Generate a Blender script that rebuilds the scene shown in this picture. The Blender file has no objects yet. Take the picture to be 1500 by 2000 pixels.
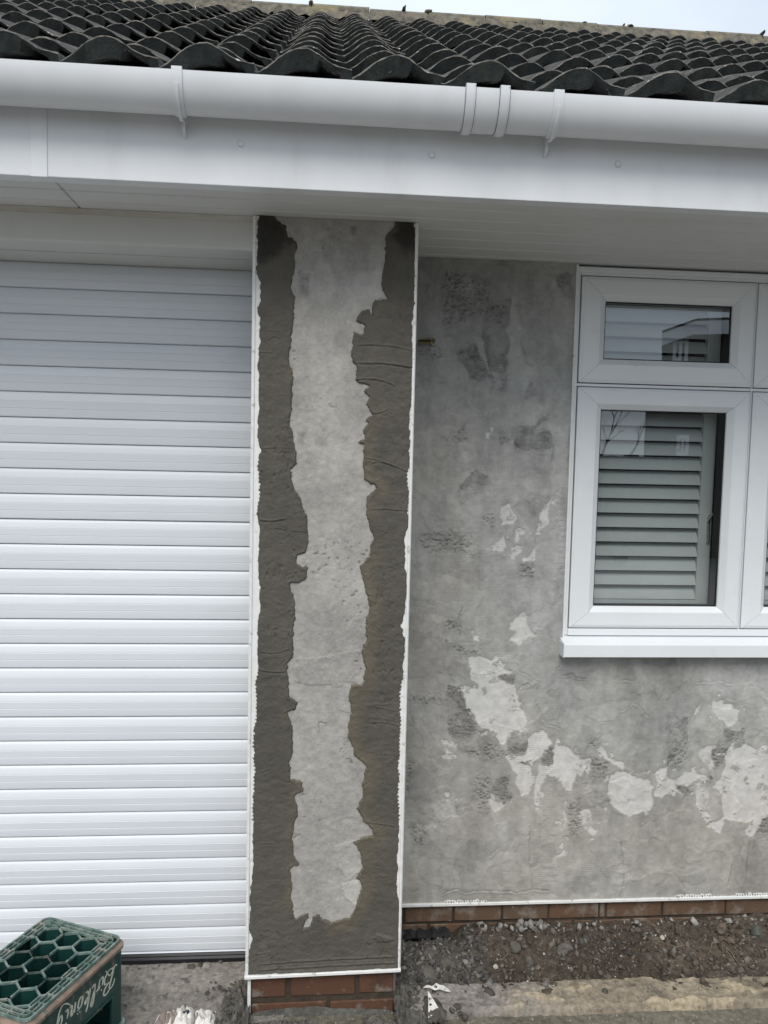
import bpy, bmesh, math, random
import numpy as np
from mathutils import Matrix, Vector

random.seed(7)
RNG = np.random.default_rng(11)
C = bpy.context.scene.collection
scene = bpy.context.scene

# ------------------------------------------------------------------ camera
CAM_Z = 1.82
YAW, PITCH, ROLL, FPX = math.radians(4.589), math.radians(-3.945), math.radians(1.271), 1500.0
_cy, _sy, _cp, _sp = math.cos(YAW), math.sin(YAW), math.cos(PITCH), math.sin(PITCH)
_fw = np.array([_sy * _cp, _cy * _cp, _sp])
_r0 = np.array([_cy, -_sy, 0.0])
_u0 = np.cross(_r0, _fw)
_r = math.cos(ROLL) * _r0 + math.sin(ROLL) * _u0
_u = -math.sin(ROLL) * _r0 + math.cos(ROLL) * _u0
cam_data = bpy.data.cameras.new('camera')
cam = bpy.data.objects.new('camera', cam_data)
C.objects.link(cam)
cam_data.sensor_fit = 'HORIZONTAL'
cam_data.sensor_width = 36.0
cam_data.lens = 36.0 * FPX / 1500.0
cam_data.clip_start = 0.05
cam_data.clip_end = 500.0
cam.matrix_world = Matrix(((_r[0], _u[0], -_fw[0], 0.0), (_r[1], _u[1], -_fw[1], 0.0),
                           (_r[2], _u[2], -_fw[2], CAM_Z), (0, 0, 0, 1)))
scene.camera = cam

# ------------------------------------------------------------------ sky, sun, exposure
SUN_EL, SUN_AZ = math.radians(50), math.radians(192)      # azimuth measured from +Y, clockwise
world = bpy.data.worlds.new('World')
scene.world = world
world.use_nodes = True
wn, wl = world.node_tree.nodes, world.node_tree.links
wn.clear()
w_out = wn.new('ShaderNodeOutputWorld')
w_bg = wn.new('ShaderNodeBackground')
w_sky = wn.new('ShaderNodeTexSky')
w_sky.sky_type = 'NISHITA'
w_sky.sun_disc = False
w_sky.sun_elevation = SUN_EL
w_sky.sun_rotation = SUN_AZ
w_sky.air_density = 1.0
w_sky.dust_density = 2.0
w_mix = wn.new('ShaderNodeMix')
w_mix.data_type = 'RGBA'
w_cl = wn.new('ShaderNodeTexNoise')
w_cl.inputs['Scale'].default_value = 2.2
w_cl.inputs['Detail'].default_value = 5.0
w_tc = wn.new('ShaderNodeTexCoord')
w_map = wn.new('ShaderNodeMapping')
w_map.inputs['Scale'].default_value = (1, 1, 2.5)
w_ramp = wn.new('ShaderNodeMapRange')
w_ramp.inputs['From Min'].default_value = 0.35
w_ramp.inputs['From Max'].default_value = 0.65
w_ramp.inputs['To Min'].default_value = 0.72
w_ramp.inputs['To Max'].default_value = 0.95
wl.new(w_tc.outputs['Generated'], w_map.inputs['Vector'])
wl.new(w_map.outputs['Vector'], w_cl.inputs['Vector'])
wl.new(w_cl.outputs['Fac'], w_ramp.inputs['Value'])
wl.new(w_ramp.outputs['Result'], w_mix.inputs['Factor'])
wl.new(w_sky.outputs['Color'], w_mix.inputs['A'])
w_sep = wn.new('ShaderNodeSeparateXYZ')
wl.new(w_tc.outputs['Generated'], w_sep.inputs['Vector'])
w_el = wn.new('ShaderNodeMapRange')                          # overcast dome: zenith about three times the horizon
w_el.inputs['To Min'].default_value = 0.62
w_el.inputs['To Max'].default_value = 1.60
wl.new(w_sep.outputs['Z'], w_el.inputs['Value'])
w_veil = wn.new('ShaderNodeVectorMath')
w_veil.operation = 'SCALE'
w_veil.inputs[0].default_value = (7.3, 8.05, 8.9)             # cloud veil
wl.new(w_el.outputs['Result'], w_veil.inputs['Scale'])
wl.new(w_veil.outputs['Vector'], w_mix.inputs['B'])
wl.new(w_mix.outputs['Result'], w_bg.inputs['Color'])
w_bg.inputs['Strength'].default_value = 0.078
wl.new(w_bg.outputs['Background'], w_out.inputs['Surface'])

sun_data = bpy.data.lights.new('sun', 'SUN')
sun = bpy.data.objects.new('sun', sun_data)
C.objects.link(sun)
sun_data.energy = 1.5
sun_data.angle = math.radians(32)
sun_data.color = (1.0, 0.95, 0.88)
_sd = Vector((math.sin(SUN_AZ) * math.cos(SUN_EL), math.cos(SUN_AZ) * math.cos(SUN_EL), math.sin(SUN_EL)))
sun.rotation_euler = _sd.to_track_quat('Z', 'Y').to_euler()
sun.location = (0, -6, 9)

scene.view_settings.view_transform = 'Standard'
scene.view_settings.look = 'None'
scene.view_settings.gamma = 1.0
scene.view_settings.use_curve_mapping = False
scene.view_settings.exposure = 0.62
scene.render.engine = 'CYCLES'
scene.cycles.max_bounces = 8
scene.cycles.transparent_max_bounces = 12

# ------------------------------------------------------------------ helpers
def at(px, py, Y):
    """point on the vertical plane y = Y seen at photo pixel (px, py)"""
    d = (px - 750.0) * _r + (1000.0 - py) * _u + FPX * _fw
    d = d * (Y / d[1])
    return np.array([d[0], d[1], d[2] + CAM_Z])

def atz(px, py, z):
    d = (px - 750.0) * _r + (1000.0 - py) * _u + FPX * _fw
    d = d * ((z - CAM_Z) / d[2])
    return np.array([d[0], d[1], d[2] + CAM_Z])

def _hash(ix, iy, seed):
    h = (ix.astype(np.int64) * 374761393 + iy.astype(np.int64) * 668265263 + seed * 1442695041) & 0xFFFFFFFF
    h = ((h ^ (h >> 13)) * 1274126177) & 0xFFFFFFFF
    h = h ^ (h >> 16)
    return (h & 0xFFFFFF) / float(0xFFFFFF)

def vnoise(x, y, seed=0):
    ix, iy = np.floor(x), np.floor(y)
    fx, fy = x - ix, y - iy
    fx = fx * fx * (3 - 2 * fx)
    fy = fy * fy * (3 - 2 * fy)
    a, b = _hash(ix, iy, seed), _hash(ix + 1, iy, seed)
    c, d = _hash(ix, iy + 1, seed), _hash(ix + 1, iy + 1, seed)
    return (a * (1 - fx) + b * fx) * (1 - fy) + (c * (1 - fx) + d * fx) * fy

def fbm(x, y, freq, octv=4, seed=0, gain=0.5):
    s, amp, tot = 0.0, 1.0, 0.0
    for k in range(octv):
        s = s + amp * (vnoise(x * freq + 17.3 * k, y * freq - 9.1 * k, seed + k * 13) - 0.5)
        tot += amp
        amp *= gain
        freq *= 2.03
    return s / tot * 2.0            # about -1..1

def sstep(a, b, x):
    t = np.clip((x - a) / (b - a), 0, 1)
    return t * t * (3 - 2 * t)

def sdf(X, Z, poly, margin=0.05):
    """signed distance to a polygon (negative inside); far points get +margin"""
    poly = np.asarray(poly, float)
    out = np.full(X.shape, margin)
    lo, hi = poly.min(0) - margin, poly.max(0) + margin
    m = (X > lo[0]) & (X < hi[0]) & (Z > lo[1]) & (Z < hi[1])
    if not m.any():
        return out
    x, z = X[m], Z[m]
    d2 = np.full(x.shape, 1e9)
    ins = np.zeros(x.shape, bool)
    n = len(poly)
    for i in range(n):
        ax, az = poly[i]
        bx, bz = poly[(i + 1) % n]
        ex, ez = bx - ax, bz - az
        L = ex * ex + ez * ez + 1e-12
        t = np.clip(((x - ax) * ex + (z - az) * ez) / L, 0, 1)
        dx, dz = x - (ax + t * ex), z - (az + t * ez)
        d2 = np.minimum(d2, dx * dx + dz * dz)
        cond = ((az > z) != (bz > z))
        xi = ax + (z - az) * ex / (ez if abs(ez) > 1e-12 else 1e-12)
        ins ^= cond & (x < xi)
    d = np.sqrt(d2)
    out[m] = np.where(ins, -d, d)
    return out

def pxpoly(pts, ox, oy, sc, Y):
    o = []
    for (x, y) in pts:
        p = at(ox + x / sc, oy + y / sc, Y)
        o.append((p[0], p[2]))
    return o

def mesh_np(name, verts, faces, cols=None, smooth=True):
    """verts (n,3), faces (m,4) or (m,3) arrays"""
    me = bpy.data.meshes.new(name)
    verts = np.ascontiguousarray(verts, dtype=np.float32)
    faces = np.ascontiguousarray(faces, dtype=np.int32)
    k = faces.shape[1]
    me.vertices.add(len(verts))
    me.vertices.foreach_set('co', verts.ravel())
    me.loops.add(faces.size)
    me.loops.foreach_set('vertex_index', faces.ravel())
    me.polygons.add(len(faces))
    me.polygons.foreach_set('loop_start', np.arange(0, faces.size, k, dtype=np.int32))
    me.polygons.foreach_set('loop_total', np.full(len(faces), k, dtype=np.int32))
    if smooth:
        me.polygons.foreach_set('use_smooth', np.ones(len(faces), dtype=bool))
    if cols is not None:
        ca = me.color_attributes.new('tint', 'FLOAT_COLOR', 'POINT')
        c4 = np.ones((len(verts), 4), dtype=np.float32)
        c4[:, :cols.shape[1]] = cols
        ca.data.foreach_set('color', c4.ravel())
    me.update(calc_edges=True)
    me.validate()
    return me

def grid_faces(nx, nz, mask=None):
    i = np.arange(nx * nz).reshape(nz, nx)
    a, b, c, d = i[:-1, :-1], i[:-1, 1:], i[1:, 1:], i[1:, :-1]
    f = np.stack([a, b, c, d], -1)
    if mask is not None:
        mm = mask[:-1, :-1] & mask[:-1, 1:] & mask[1:, 1:] & mask[1:, :-1]
        return f[mm]
    return f.reshape(-1, 4)

def compact(verts, faces, cols):
    used = np.unique(faces)
    remap = np.full(len(verts), -1, dtype=np.int64)
    remap[used] = np.arange(len(used))
    return verts[used], remap[faces], (cols[used] if cols is not None else None)

class MB:
    """collects boxes, bars, tubes and sweeps into ONE mesh"""
    def __init__(s):
        s.v, s.f, s.m = [], [], []
    def add(s, vs, fs, mi=0):
        o = len(s.v)
        s.v += [tuple(float(c) for c in v) for v in vs]
        s.f += [tuple(i + o for i in f) for f in fs]
        s.m += [mi] * len(fs)
    def hexa(s, p, mi=0):
        """8 corners: bottom 4 (ccw from above) then top 4"""
        s.add(p, [(3, 2, 1, 0), (4, 5, 6, 7), (0, 1, 5, 4), (1, 2, 6, 5), (2, 3, 7, 6), (3, 0, 4, 7)], mi)
    def box(s, x0, x1, y0, y1, z0, z1, mi=0):
        s.hexa([(x0, y0, z0), (x1, y0, z0), (x1, y1, z0), (x0, y1, z0),
                (x0, y0, z1), (x1, y0, z1), (x1, y1, z1), (x0, y1, z1)], mi)
    def bar(s, a, b, w, h, up=(0, 0, 1), mi=0):
        a, b, up = Vector(a), Vector(b), Vector(up)
        d = (b - a).normalized()
        sd = d.cross(up).normalized() * (w / 2)
        u = sd.cross(d).normalized() * (h / 2)
        s.hexa([a - sd - u, a + sd - u, b + sd - u, b - sd - u, a - sd + u, a + sd + u, b + sd + u, b - sd + u], mi)
    def tube(s, pts, rad, n=8, cap=True, mi=0):
        pts = [Vector(p) for p in pts]
        rings = []
        for i, p in enumerate(pts):
            d = (pts[min(i + 1, len(pts) - 1)] - pts[max(i - 1, 0)]).normalized()
            ref = Vector((0, 0, 1)) if abs(d.z) < 0.9 else Vector((1, 0, 0))
            e1 = d.cross(ref).normalized()
            e2 = d.cross(e1).normalized()
            r = rad[i] if hasattr(rad, '__len__') else rad
            rings.append([p + e1 * r * math.cos(2 * math.pi * k / n) + e2 * r * math.sin(2 * math.pi * k / n) for k in range(n)])
        vs = [q for R_ in rings for q in R_]
        fs = []
        for i in range(len(pts) - 1):
            for k in range(n):
                k2 = (k + 1) % n
                fs.append((i * n + k, i * n + k2, (i + 1) * n + k2, (i + 1) * n + k))
        if cap:
            fs.append(tuple(range(n - 1, -1, -1)))
            fs.append(tuple((len(pts) - 1) * n + k for k in range(n)))
        s.add(vs, fs, mi)
    def sweep_x(s, prof, xs, closed=False, cap=True, mi=0, dz=None):
        """profile of (y, z) extruded along x; dz(x) shifts it"""
        n = len(prof)
        vs, fs = [], []
        for x in xs:
            o = dz(x) if dz else 0.0
            vs += [(x, y, z + o) for (y, z) in prof]
        for i in range(len(xs) - 1):
            for k in range(n if closed else n - 1):
                k2 = (k + 1) % n
                fs.append((i * n + k, (i + 1) * n + k, (i + 1) * n + k2, i * n + k2))
        if cap and closed:
            fs.append(tuple(range(n)))
            fs.append(tuple((len(xs) - 1) * n + k for k in range(n - 1, -1, -1)))
        s.add(vs, fs, mi)
    def mesh(s, name, mats, smooth=False, bevel=0.0, seg=1):
        me = bpy.data.meshes.new(name)
        me.from_pydata(s.v, [], s.f)
        mats = mats if isinstance(mats, (list, tuple)) else [mats]
        for m in mats:
            me.materials.append(m)
        for p, mi in zip(me.polygons, s.m):
            p.material_index = mi
        bm = bmesh.new()
        bm.from_mesh(me)
        bmesh.ops.recalc_face_normals(bm, faces=bm.faces)
        if bevel > 0:
            ed = [e for e in bm.edges if len(e.link_faces) == 2 and e.calc_face_angle(0) > 0.5]
            bmesh.ops.bevel(bm, geom=ed, offset=bevel, segments=seg, affect='EDGES', profile=0.6, clamp_overlap=True)
        if smooth:
            for f in bm.faces:
                f.smooth = True
        bm.to_mesh(me)
        bm.free()
        if smooth:
            try:
                me.set_sharp_from_angle(angle=math.radians(35))
            except Exception:
                pass
        return me
    def build(s, name, mats, parent=None, smooth=False, bevel=0.0, seg=1, label=None):
        return obj(name, s.mesh(name, mats, smooth, bevel, seg), None, parent, label)

def obj(name, me, mat=None, parent=None, label=None):
    o = bpy.data.objects.new(name, me)
    C.objects.link(o)
    if mat is not None:
        me.materials.clear()
        me.materials.append(mat)
    if parent is not None:
        o.parent = parent
    if label:
        o['label'] = label
    return o

def tag(o, label=None, cat=None, group=None, kind=None):
    if label: o['label'] = label
    if cat: o['category'] = cat
    if group: o['group'] = group
    if kind: o['kind'] = kind
    return o

def empty(name, loc=(0, 0, 0), rz=0.0, parent=None):
    o = bpy.data.objects.new(name, None)
    C.objects.link(o)
    o.location = loc
    o.rotation_euler = (0, 0, rz)
    o.empty_display_size = 0.1
    if parent is not None:
        o.parent = parent
    return o

def lump_mesh(name, rx, ry, rz, seed, sub=4, crease=0.25, mats=None, facet=False, flat=0.0):
    bm = bmesh.new()
    bmesh.ops.create_icosphere(bm, subdivisions=sub, radius=1.0)
    vs = np.array([v_.co[:] for v_ in bm.verts])
    n1 = np.abs(fbm(vs[:, 0] * 1.0 + vs[:, 2] * 0.7 + seed, vs[:, 1] + 0.6 * vs[:, 2], 1.6, 4, seed))
    n2 = fbm(vs[:, 0] - vs[:, 2], vs[:, 1] + vs[:, 2] * 0.5, 2.2, 3, seed + 50)
    k = 1.0 + crease * (0.7 - 2.0 * n1) + crease * 0.8 * n2
    vs = vs * k[:, None] * np.array([rx, ry, rz])
    vs[:, 2] = np.maximum(vs[:, 2], -rz * flat if flat else -9)
    for v_, c_ in zip(bm.verts, vs):
        v_.co = c_
    for f in bm.faces:
        f.smooth = not facet
    me = bpy.data.meshes.new(name)
    bm.to_mesh(me)
    bm.free()
    return me

# ------------------------------------------------------------------ materials
def S(c):
    """sRGB 0-255 triple to linear"""
    return tuple(((v / 255) / 12.92 if v / 255 < 0.04045 else ((v / 255 + 0.055) / 1.055) ** 2.4) for v in c)

def material(name, col, rough=0.6, col2=None, scale=8.0, detail=5.0, bump=0.0, bscale=60.0, spec=0.3, attr=None,
             metal=0.0, stain=None, stain_scale=3.0, stain_lo=0.52, stain_hi=0.68, stain_amt=0.6, stretch=(1, 1, 1), speck=None,
             speck_scale=140.0, speck_lo=0.66, vary=None):
    m = bpy.data.materials.new(name)
    m.use_nodes = True
    n, l = m.node_tree.nodes, m.node_tree.links
    bs = n['Principled BSDF']
    bs.inputs['Roughness'].default_value = rough
    bs.inputs['Metallic'].default_value = metal
    bs.inputs['Specular IOR Level'].default_value = spec
    tc = n.new('ShaderNodeTexCoord')
    mp = n.new('ShaderNodeMapping')
    mp.inputs['Scale'].default_value = stretch
    geo = n.new('ShaderNodeNewGeometry')
    l.new(geo.outputs['Position'], mp.inputs['Vector'])
    def noise(sc, det=4.0, rgh=0.55):
        t = n.new('ShaderNodeTexNoise')
        t.inputs['Scale'].default_value = sc
        t.inputs['Detail'].default_value = det
        t.inputs['Roughness'].default_value = rgh
        l.new(mp.outputs['Vector'], t.inputs['Vector'])
        return t
    def rng(src, a, b, c=0.0, d=1.0):
        t = n.new('ShaderNodeMapRange')
        t.inputs['From Min'].default_value = a
        t.inputs['From Max'].default_value = b
        t.inputs['To Min'].default_value = c
        t.inputs['To Max'].default_value = d
        l.new(src, t.inputs['Value'])
        return t.outputs['Result']
    def mix(f, a, b, mode='MIX'):
        t = n.new('ShaderNodeMix')
        t.data_type = 'RGBA'
        t.blend_type = mode
        for sock, v in (('Factor', f), ('A', a), ('B', b)):
            if isinstance(v, (tuple, list)):
                t.inputs[sock].default_value = tuple(v) + (1.0,) if len(v) == 3 else v
            elif isinstance(v, (int, float)):
                t.inputs[sock].default_value = v
            else:
                l.new(v, t.inputs[sock])
        return t.outputs['Result']
    if attr:
        a = n.new('ShaderNodeAttribute')
        a.attribute_name = attr
        base = a.outputs['Color']
        if col2:
            k = rng(noise(scale, detail).outputs['Fac'], 0.3, 0.7, col2[0], col2[1])
            cb = n.new('ShaderNodeCombineColor')
            for i in range(3):
                l.new(k, cb.inputs[i])
            base = mix(1.0, base, cb.outputs['Color'], 'MULTIPLY')
    else:
        base = tuple(col)
        if col2:
            base = mix(rng(noise(scale, detail).outputs['Fac'], 0.32, 0.68), tuple(col), tuple(col2))
    if vary:                                         # each piece its own firing
        oi = n.new('ShaderNodeObjectInfo')
        base = mix(rng(oi.outputs['Random'], 0.0, 1.0, 0.0, 0.85), base, tuple(vary))
    if stain:
        base = mix(rng(noise(stain_scale, 6.0, 0.65).outputs['Fac'], stain_lo, stain_hi, 0, stain_amt), base, tuple(stain))
    if speck:
        base = mix(rng(noise(speck_scale, 2.0, 0.5).outputs['Fac'], speck_lo, speck_lo + 0.05), base, tuple(speck))
    if isinstance(base, tuple):
        bs.inputs['Base Color'].default_value = base + (1.0,)
    else:
        l.new(base, bs.inputs['Base Color'])
    if bump > 0:
        b = n.new('ShaderNodeBump')
        b.inputs['Strength'].default_value = bump
        b.inputs['Distance'].default_value = 0.004
        l.new(noise(bscale, 5.0, 0.6).outputs['Fac'], b.inputs['Height'])
        l.new(b.outputs['Normal'], bs.inputs['Normal'])
    return m

M = {}
M['upvc'] = material('white_upvc', (0.76, 0.79, 0.81), 0.32, (0.73, 0.76, 0.78), 5, spec=0.4, stain=(0.52, 0.52, 0.50), stain_scale=9, stain_lo=0.58, stain_hi=0.8, stain_amt=0.25, bump=0.02, bscale=30)
M['gutter'] = material('gutter_upvc', (0.70, 0.72, 0.74), 0.42, (0.66, 0.68, 0.70), 5, spec=0.35, stain=(0.42, 0.42, 0.40), stain_scale=3, stain_lo=0.54, stain_hi=0.82, stain_amt=0.20, stretch=(1.5, 1, 0.7), bump=0.03, bscale=40)
M['soffit'] = material('soffit_upvc', (0.66, 0.67, 0.66), 0.5, (0.60, 0.61, 0.60), 4, spec=0.3, stain=(0.45, 0.42, 0.36), stain_scale=5, stain_lo=0.56, stain_hi=0.8, stain_amt=0.3, stretch=(0.3, 1, 1))
M['fascia'] = material('fascia_upvc', (0.74, 0.76, 0.78), 0.35, (0.69, 0.71, 0.73), 3, spec=0.4, stretch=(2.2, 1, 0.7), stain=(0.50, 0.49, 0.46), stain_scale=3, stain_lo=0.55, stain_hi=0.82, stain_amt=0.25, speck=(0.25, 0.24, 0.22), speck_scale=38, speck_lo=0.775, bump=0.015, bscale=20)
M['slat'] = material('door_slat_paint', (0.72, 0.755, 0.80), 0.42, (0.69, 0.725, 0.77), 7, spec=0.35, stain=(0.55, 0.55, 0.54), stain_scale=9, stain_lo=0.6, stain_hi=0.8, stain_amt=0.3, stretch=(0.35, 1, 1), bump=0.02, bscale=90, speck=(0.32, 0.30, 0.27), speck_scale=75, speck_lo=0.765)
M['hood'] = material('door_hood_paint', (0.62, 0.63, 0.61), 0.5, (0.58, 0.585, 0.56), 6, spec=0.3)
M['caulk'] = material('old_caulk', (0.58, 0.57, 0.54), 0.6, (0.48, 0.45, 0.40), 7, stain=(0.34, 0.27, 0.18), stain_scale=8, stain_lo=0.55, stain_hi=0.7, stain_amt=0.5)
M['rubber'] = material('black_rubber', (0.012, 0.013, 0.018), 0.4, (0.02, 0.021, 0.026), 30)
M['bead'] = material('white_bead', (0.78, 0.79, 0.78), 0.45, (0.70, 0.70, 0.68), 40, stain=(0.32, 0.31, 0.28), stain_scale=35, stain_lo=0.6, stain_hi=0.68, stain_amt=0.7)
M['plug'] = material('mortar_plug', (0.27, 0.265, 0.25), 0.9, (0.20, 0.195, 0.18), 60)
M['bead_dirty'] = material('dirty_bead', (0.66, 0.66, 0.63), 0.6, (0.48, 0.46, 0.42), 60, stain=(0.14, 0.13, 0.11), stain_scale=55, stain_lo=0.54, stain_hi=0.62, stain_amt=0.8)
M['dry'] = material('dry_render', (0, 0, 0), 0.92, (0.92, 1.08), 40, attr='tint', bump=0.5, bscale=260, spec=0.15)
M['wet'] = material('wet_render', (0, 0, 0), 0.66, (0.90, 1.10), 30, attr='tint', bump=0.45, bscale=200, spec=0.25)
M['wall'] = material('wall_render', (0, 0, 0), 0.9, (0.90, 1.10), 30, attr='tint', bump=0.38, bscale=240, spec=0.15)
M['core'] = material('masonry_core', (0.26, 0.25, 0.23), 0.9, (0.2, 0.19, 0.18), 10)
M['brick'] = material('brick_face', (0.130, 0.062, 0.036), 0.9, (0.074, 0.042, 0.028), 22, vary=(0.105, 0.050, 0.032), bump=0.5, bscale=120, stain=(0.20, 0.18, 0.155), stain_scale=18, stain_lo=0.56, stain_hi=0.66, stain_amt=0.75, speck=(0.3, 0.28, 0.25), speck_scale=70, speck_lo=0.73)
M['brick2'] = material('brick_brown', (0.150, 0.080, 0.046), 0.9, (0.095, 0.060, 0.040), 20, vary=(0.115, 0.078, 0.054), bump=0.5, bscale=120, stain=(0.24, 0.215, 0.18), stain_scale=14, stain_lo=0.50, stain_hi=0.66, stain_amt=0.7, speck=(0.42, 0.40, 0.37), speck_scale=60, speck_lo=0.72)
M['mortar'] = material('brick_mortar', (0.075, 0.058, 0.042), 0.95, (0.035, 0.028, 0.021), 30, bump=0.6, bscale=150)
M['tile'] = material('roof_tile', (0.080, 0.076, 0.072), 0.92, (0.034, 0.035, 0.037), 26, detail=8, bump=1.0, bscale=150, stain=(0.15, 0.138, 0.12), stain_scale=13, stain_lo=0.54, stain_hi=0.64, stain_amt=0.75, speck=(0.36, 0.35, 0.31), speck_scale=34, speck_lo=0.685)
M['tile_edge'] = material('roof_tile_edge', (0.22, 0.205, 0.18), 0.95, (0.05, 0.05, 0.05), 32, bump=0.8, bscale=130, speck=(0.48, 0.47, 0.43), speck_scale=60, speck_lo=0.66)
M['tile_front'] = material('roof_tile_front', (0.046, 0.052, 0.049), 0.92, (0.022, 0.025, 0.026), 24, bump=0.6, bscale=150, stain=(0.07, 0.09, 0.065), stain_scale=14, stain_lo=0.55, stain_hi=0.7, stain_amt=0.6, speck=(0.24, 0.24, 0.21), speck_scale=60, speck_lo=0.755)
M['ridge'] = material('ridge_tile', (0.19, 0.170, 0.130), 0.95, (0.075, 0.070, 0.062), 22, bump=0.8, bscale=60, stain=(0.26, 0.22, 0.13), stain_scale=5, stain_lo=0.52, stain_hi=0.66, stain_amt=0.7)
M['underlay'] = material('roof_underlay', (0.01, 0.01, 0.011), 0.9)
M['ground'] = material('concrete_slab', (0.23, 0.215, 0.195), 0.95, (0.17, 0.16, 0.143), 9, bump=0.8, bscale=110, stain=(0.085, 0.078, 0.066), stain_scale=5, stain_lo=0.50, stain_hi=0.66, stain_amt=0.6, speck=(0.34, 0.32, 0.29), speck_scale=110, speck_lo=0.69)
M['ground_fine'] = material('concrete_surface', (0, 0, 0), 0.95, (0.66, 1.34), 55, attr='tint', bump=1.0, bscale=130, speck=(0.36, 0.34, 0.31), speck_scale=105, speck_lo=0.70)
M['soil'] = material('dug_soil', (0, 0, 0), 0.97, (0.7, 1.3), 45, attr='tint', bump=1.0, bscale=130, speck=(0.30, 0.28, 0.25), speck_scale=150, speck_lo=0.70)
M['rubble'] = material('rubble_stone', (0, 0, 0), 0.95, (0.8, 1.2), 60, attr='tint', bump=0.6, bscale=170)
M['splat'] = material('mortar_splat', (0.115, 0.105, 0.090), 0.85, (0.050, 0.046, 0.040), 34, bump=0.6, bscale=140)
M['bitumen'] = material('black_membrane', (0.008, 0.008, 0.009), 0.7, (0.016, 0.015, 0.015), 40, bump=0.7, bscale=90)
M['shutter'] = material('shutter_paint', (0.50, 0.52, 0.515), 0.45, (0.46, 0.48, 0.475), 6)
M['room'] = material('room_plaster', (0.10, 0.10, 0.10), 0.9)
M['chrome'] = material('chrome', (0.72, 0.72, 0.72), 0.18, metal=1.0)
M['gasket'] = material('black_gasket', (0.012, 0.012, 0.013), 0.5)
M['crate'] = material('green_plastic', (0.006, 0.040, 0.034), 0.42, (0.010, 0.050, 0.042), 14, spec=0.45, stain=(0.17, 0.125, 0.095), stain_scale=26, stain_lo=0.555, stain_hi=0.66, stain_amt=0.8, stretch=(1.6, 1.6, 0.55), bump=0.15, bscale=90)
M['crate_in'] = material('green_plastic_inside', (0.006, 0.036, 0.032), 0.4, (0.010, 0.050, 0.044), 22, spec=0.5, stain=(0.10, 0.10, 0.085), stain_scale=40, stain_lo=0.62, stain_hi=0.7, stain_amt=0.5)
M['crate_rim'] = material('dusty_green_rim', (0.24, 0.29, 0.26), 0.8, (0.045, 0.105, 0.09), 34, stain=(0.32, 0.29, 0.25), stain_scale=22, stain_lo=0.54, stain_hi=0.64, stain_amt=0.75, bump=0.4, bscale=120)
M['crate_ledge'] = material('muddy_ledge', (0.27, 0.20, 0.155), 0.9, (0.13, 0.11, 0.09), 24, stain=(0.02, 0.07, 0.06), stain_scale=18, stain_lo=0.60, stain_hi=0.66, stain_amt=0.9, bump=0.5, bscale=120)
M['letter'] = material('cream_print', (0.56, 0.60, 0.53), 0.6, (0.38, 0.40, 0.34), 60, stain=(0.06, 0.08, 0.07), stain_scale=60, stain_lo=0.62, stain_hi=0.68, stain_amt=0.7)
M['letter_dim'] = material('faded_print', (0.13, 0.17, 0.15), 0.7, (0.03, 0.06, 0.055), 60)
M['packet'] = material('white_packet', (0.72, 0.70, 0.66), 0.6, (0.64, 0.62, 0.58), 14, stain=(0.16, 0.14, 0.12), stain_scale=30, stain_lo=0.62, stain_hi=0.70, stain_amt=0.8)
M['packet_band'] = material('packet_band', (0.26, 0.215, 0.185), 0.6, (0.22, 0.185, 0.16), 14)
M['print_dark'] = material('dark_print', (0.022, 0.020, 0.035), 0.6)
M['cable_yellow'] = material('yellow_sleeve', (0.20, 0.155, 0.045), 0.5)
M['cable_black'] = material('black_sleeve', (0.015, 0.015, 0.015), 0.5)
M['grommet'] = material('cream_pipe', (0.42, 0.39, 0.26), 0.5)
M['root'] = material('dry_root', (0.22, 0.17, 0.12), 0.9)
M['far_wall'] = material('neighbour_brick', (0.085, 0.070, 0.060), 0.9, (0.065, 0.055, 0.048), 6)
M['far_roof'] = material('neighbour_roof', (0.05, 0.05, 0.05), 0.9)
M['bark'] = material('bark', (0.045, 0.038, 0.032), 0.9, (0.03, 0.026, 0.022), 12)

def glass_material():
    m = bpy.data.materials.new('window_glass')
    m.use_nodes = True
    n, l = m.node_tree.nodes, m.node_tree.links
    n.clear()
    out = n.new('ShaderNodeOutputMaterial')
    mx = n.new('ShaderNodeMixShader')
    tr = n.new('ShaderNodeBsdfTransparent')
    tr.inputs['Color'].default_value = (0.90, 0.94, 0.93, 1)
    gl = n.new('ShaderNodeBsdfGlossy')
    gl.inputs['Roughness'].default_value = 0.0
    gl.inputs['Color'].default_value = (0.9, 0.95, 1.0, 1)
    fr = n.new('ShaderNodeFresnel')
    gm = n.new('ShaderNodeNewGeometry')              # a thin pane reflects the same from both faces
    mr = n.new('ShaderNodeMapRange')
    mr.inputs['To Min'].default_value = 2.5
    mr.inputs['To Max'].default_value = 0.4
    l.new(gm.outputs['Backfacing'], mr.inputs['Value'])
    l.new(mr.outputs['Result'], fr.inputs['IOR'])
    l.new(fr.outputs['Fac'], mx.inputs['Fac'])
    l.new(tr.outputs['BSDF'], mx.inputs[1])
    l.new(gl.outputs['BSDF'], mx.inputs[2])
    l.new(mx.outputs['Shader'], out.inputs['Surface'])
    return m
M['glass'] = glass_material()

# ------------------------------------------------------------------ key planes (metres; the house front faces -y)
YP = 2.400            # pillar face
YW = 2.790            # wall face
YF = 2.136            # fascia face
YD = 2.680            # garage door face
ZS = 0.7258 + CAM_Z   # soffit underside
XL, XR = -4.2, 5.2    # ends of the built stretch of house

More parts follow.
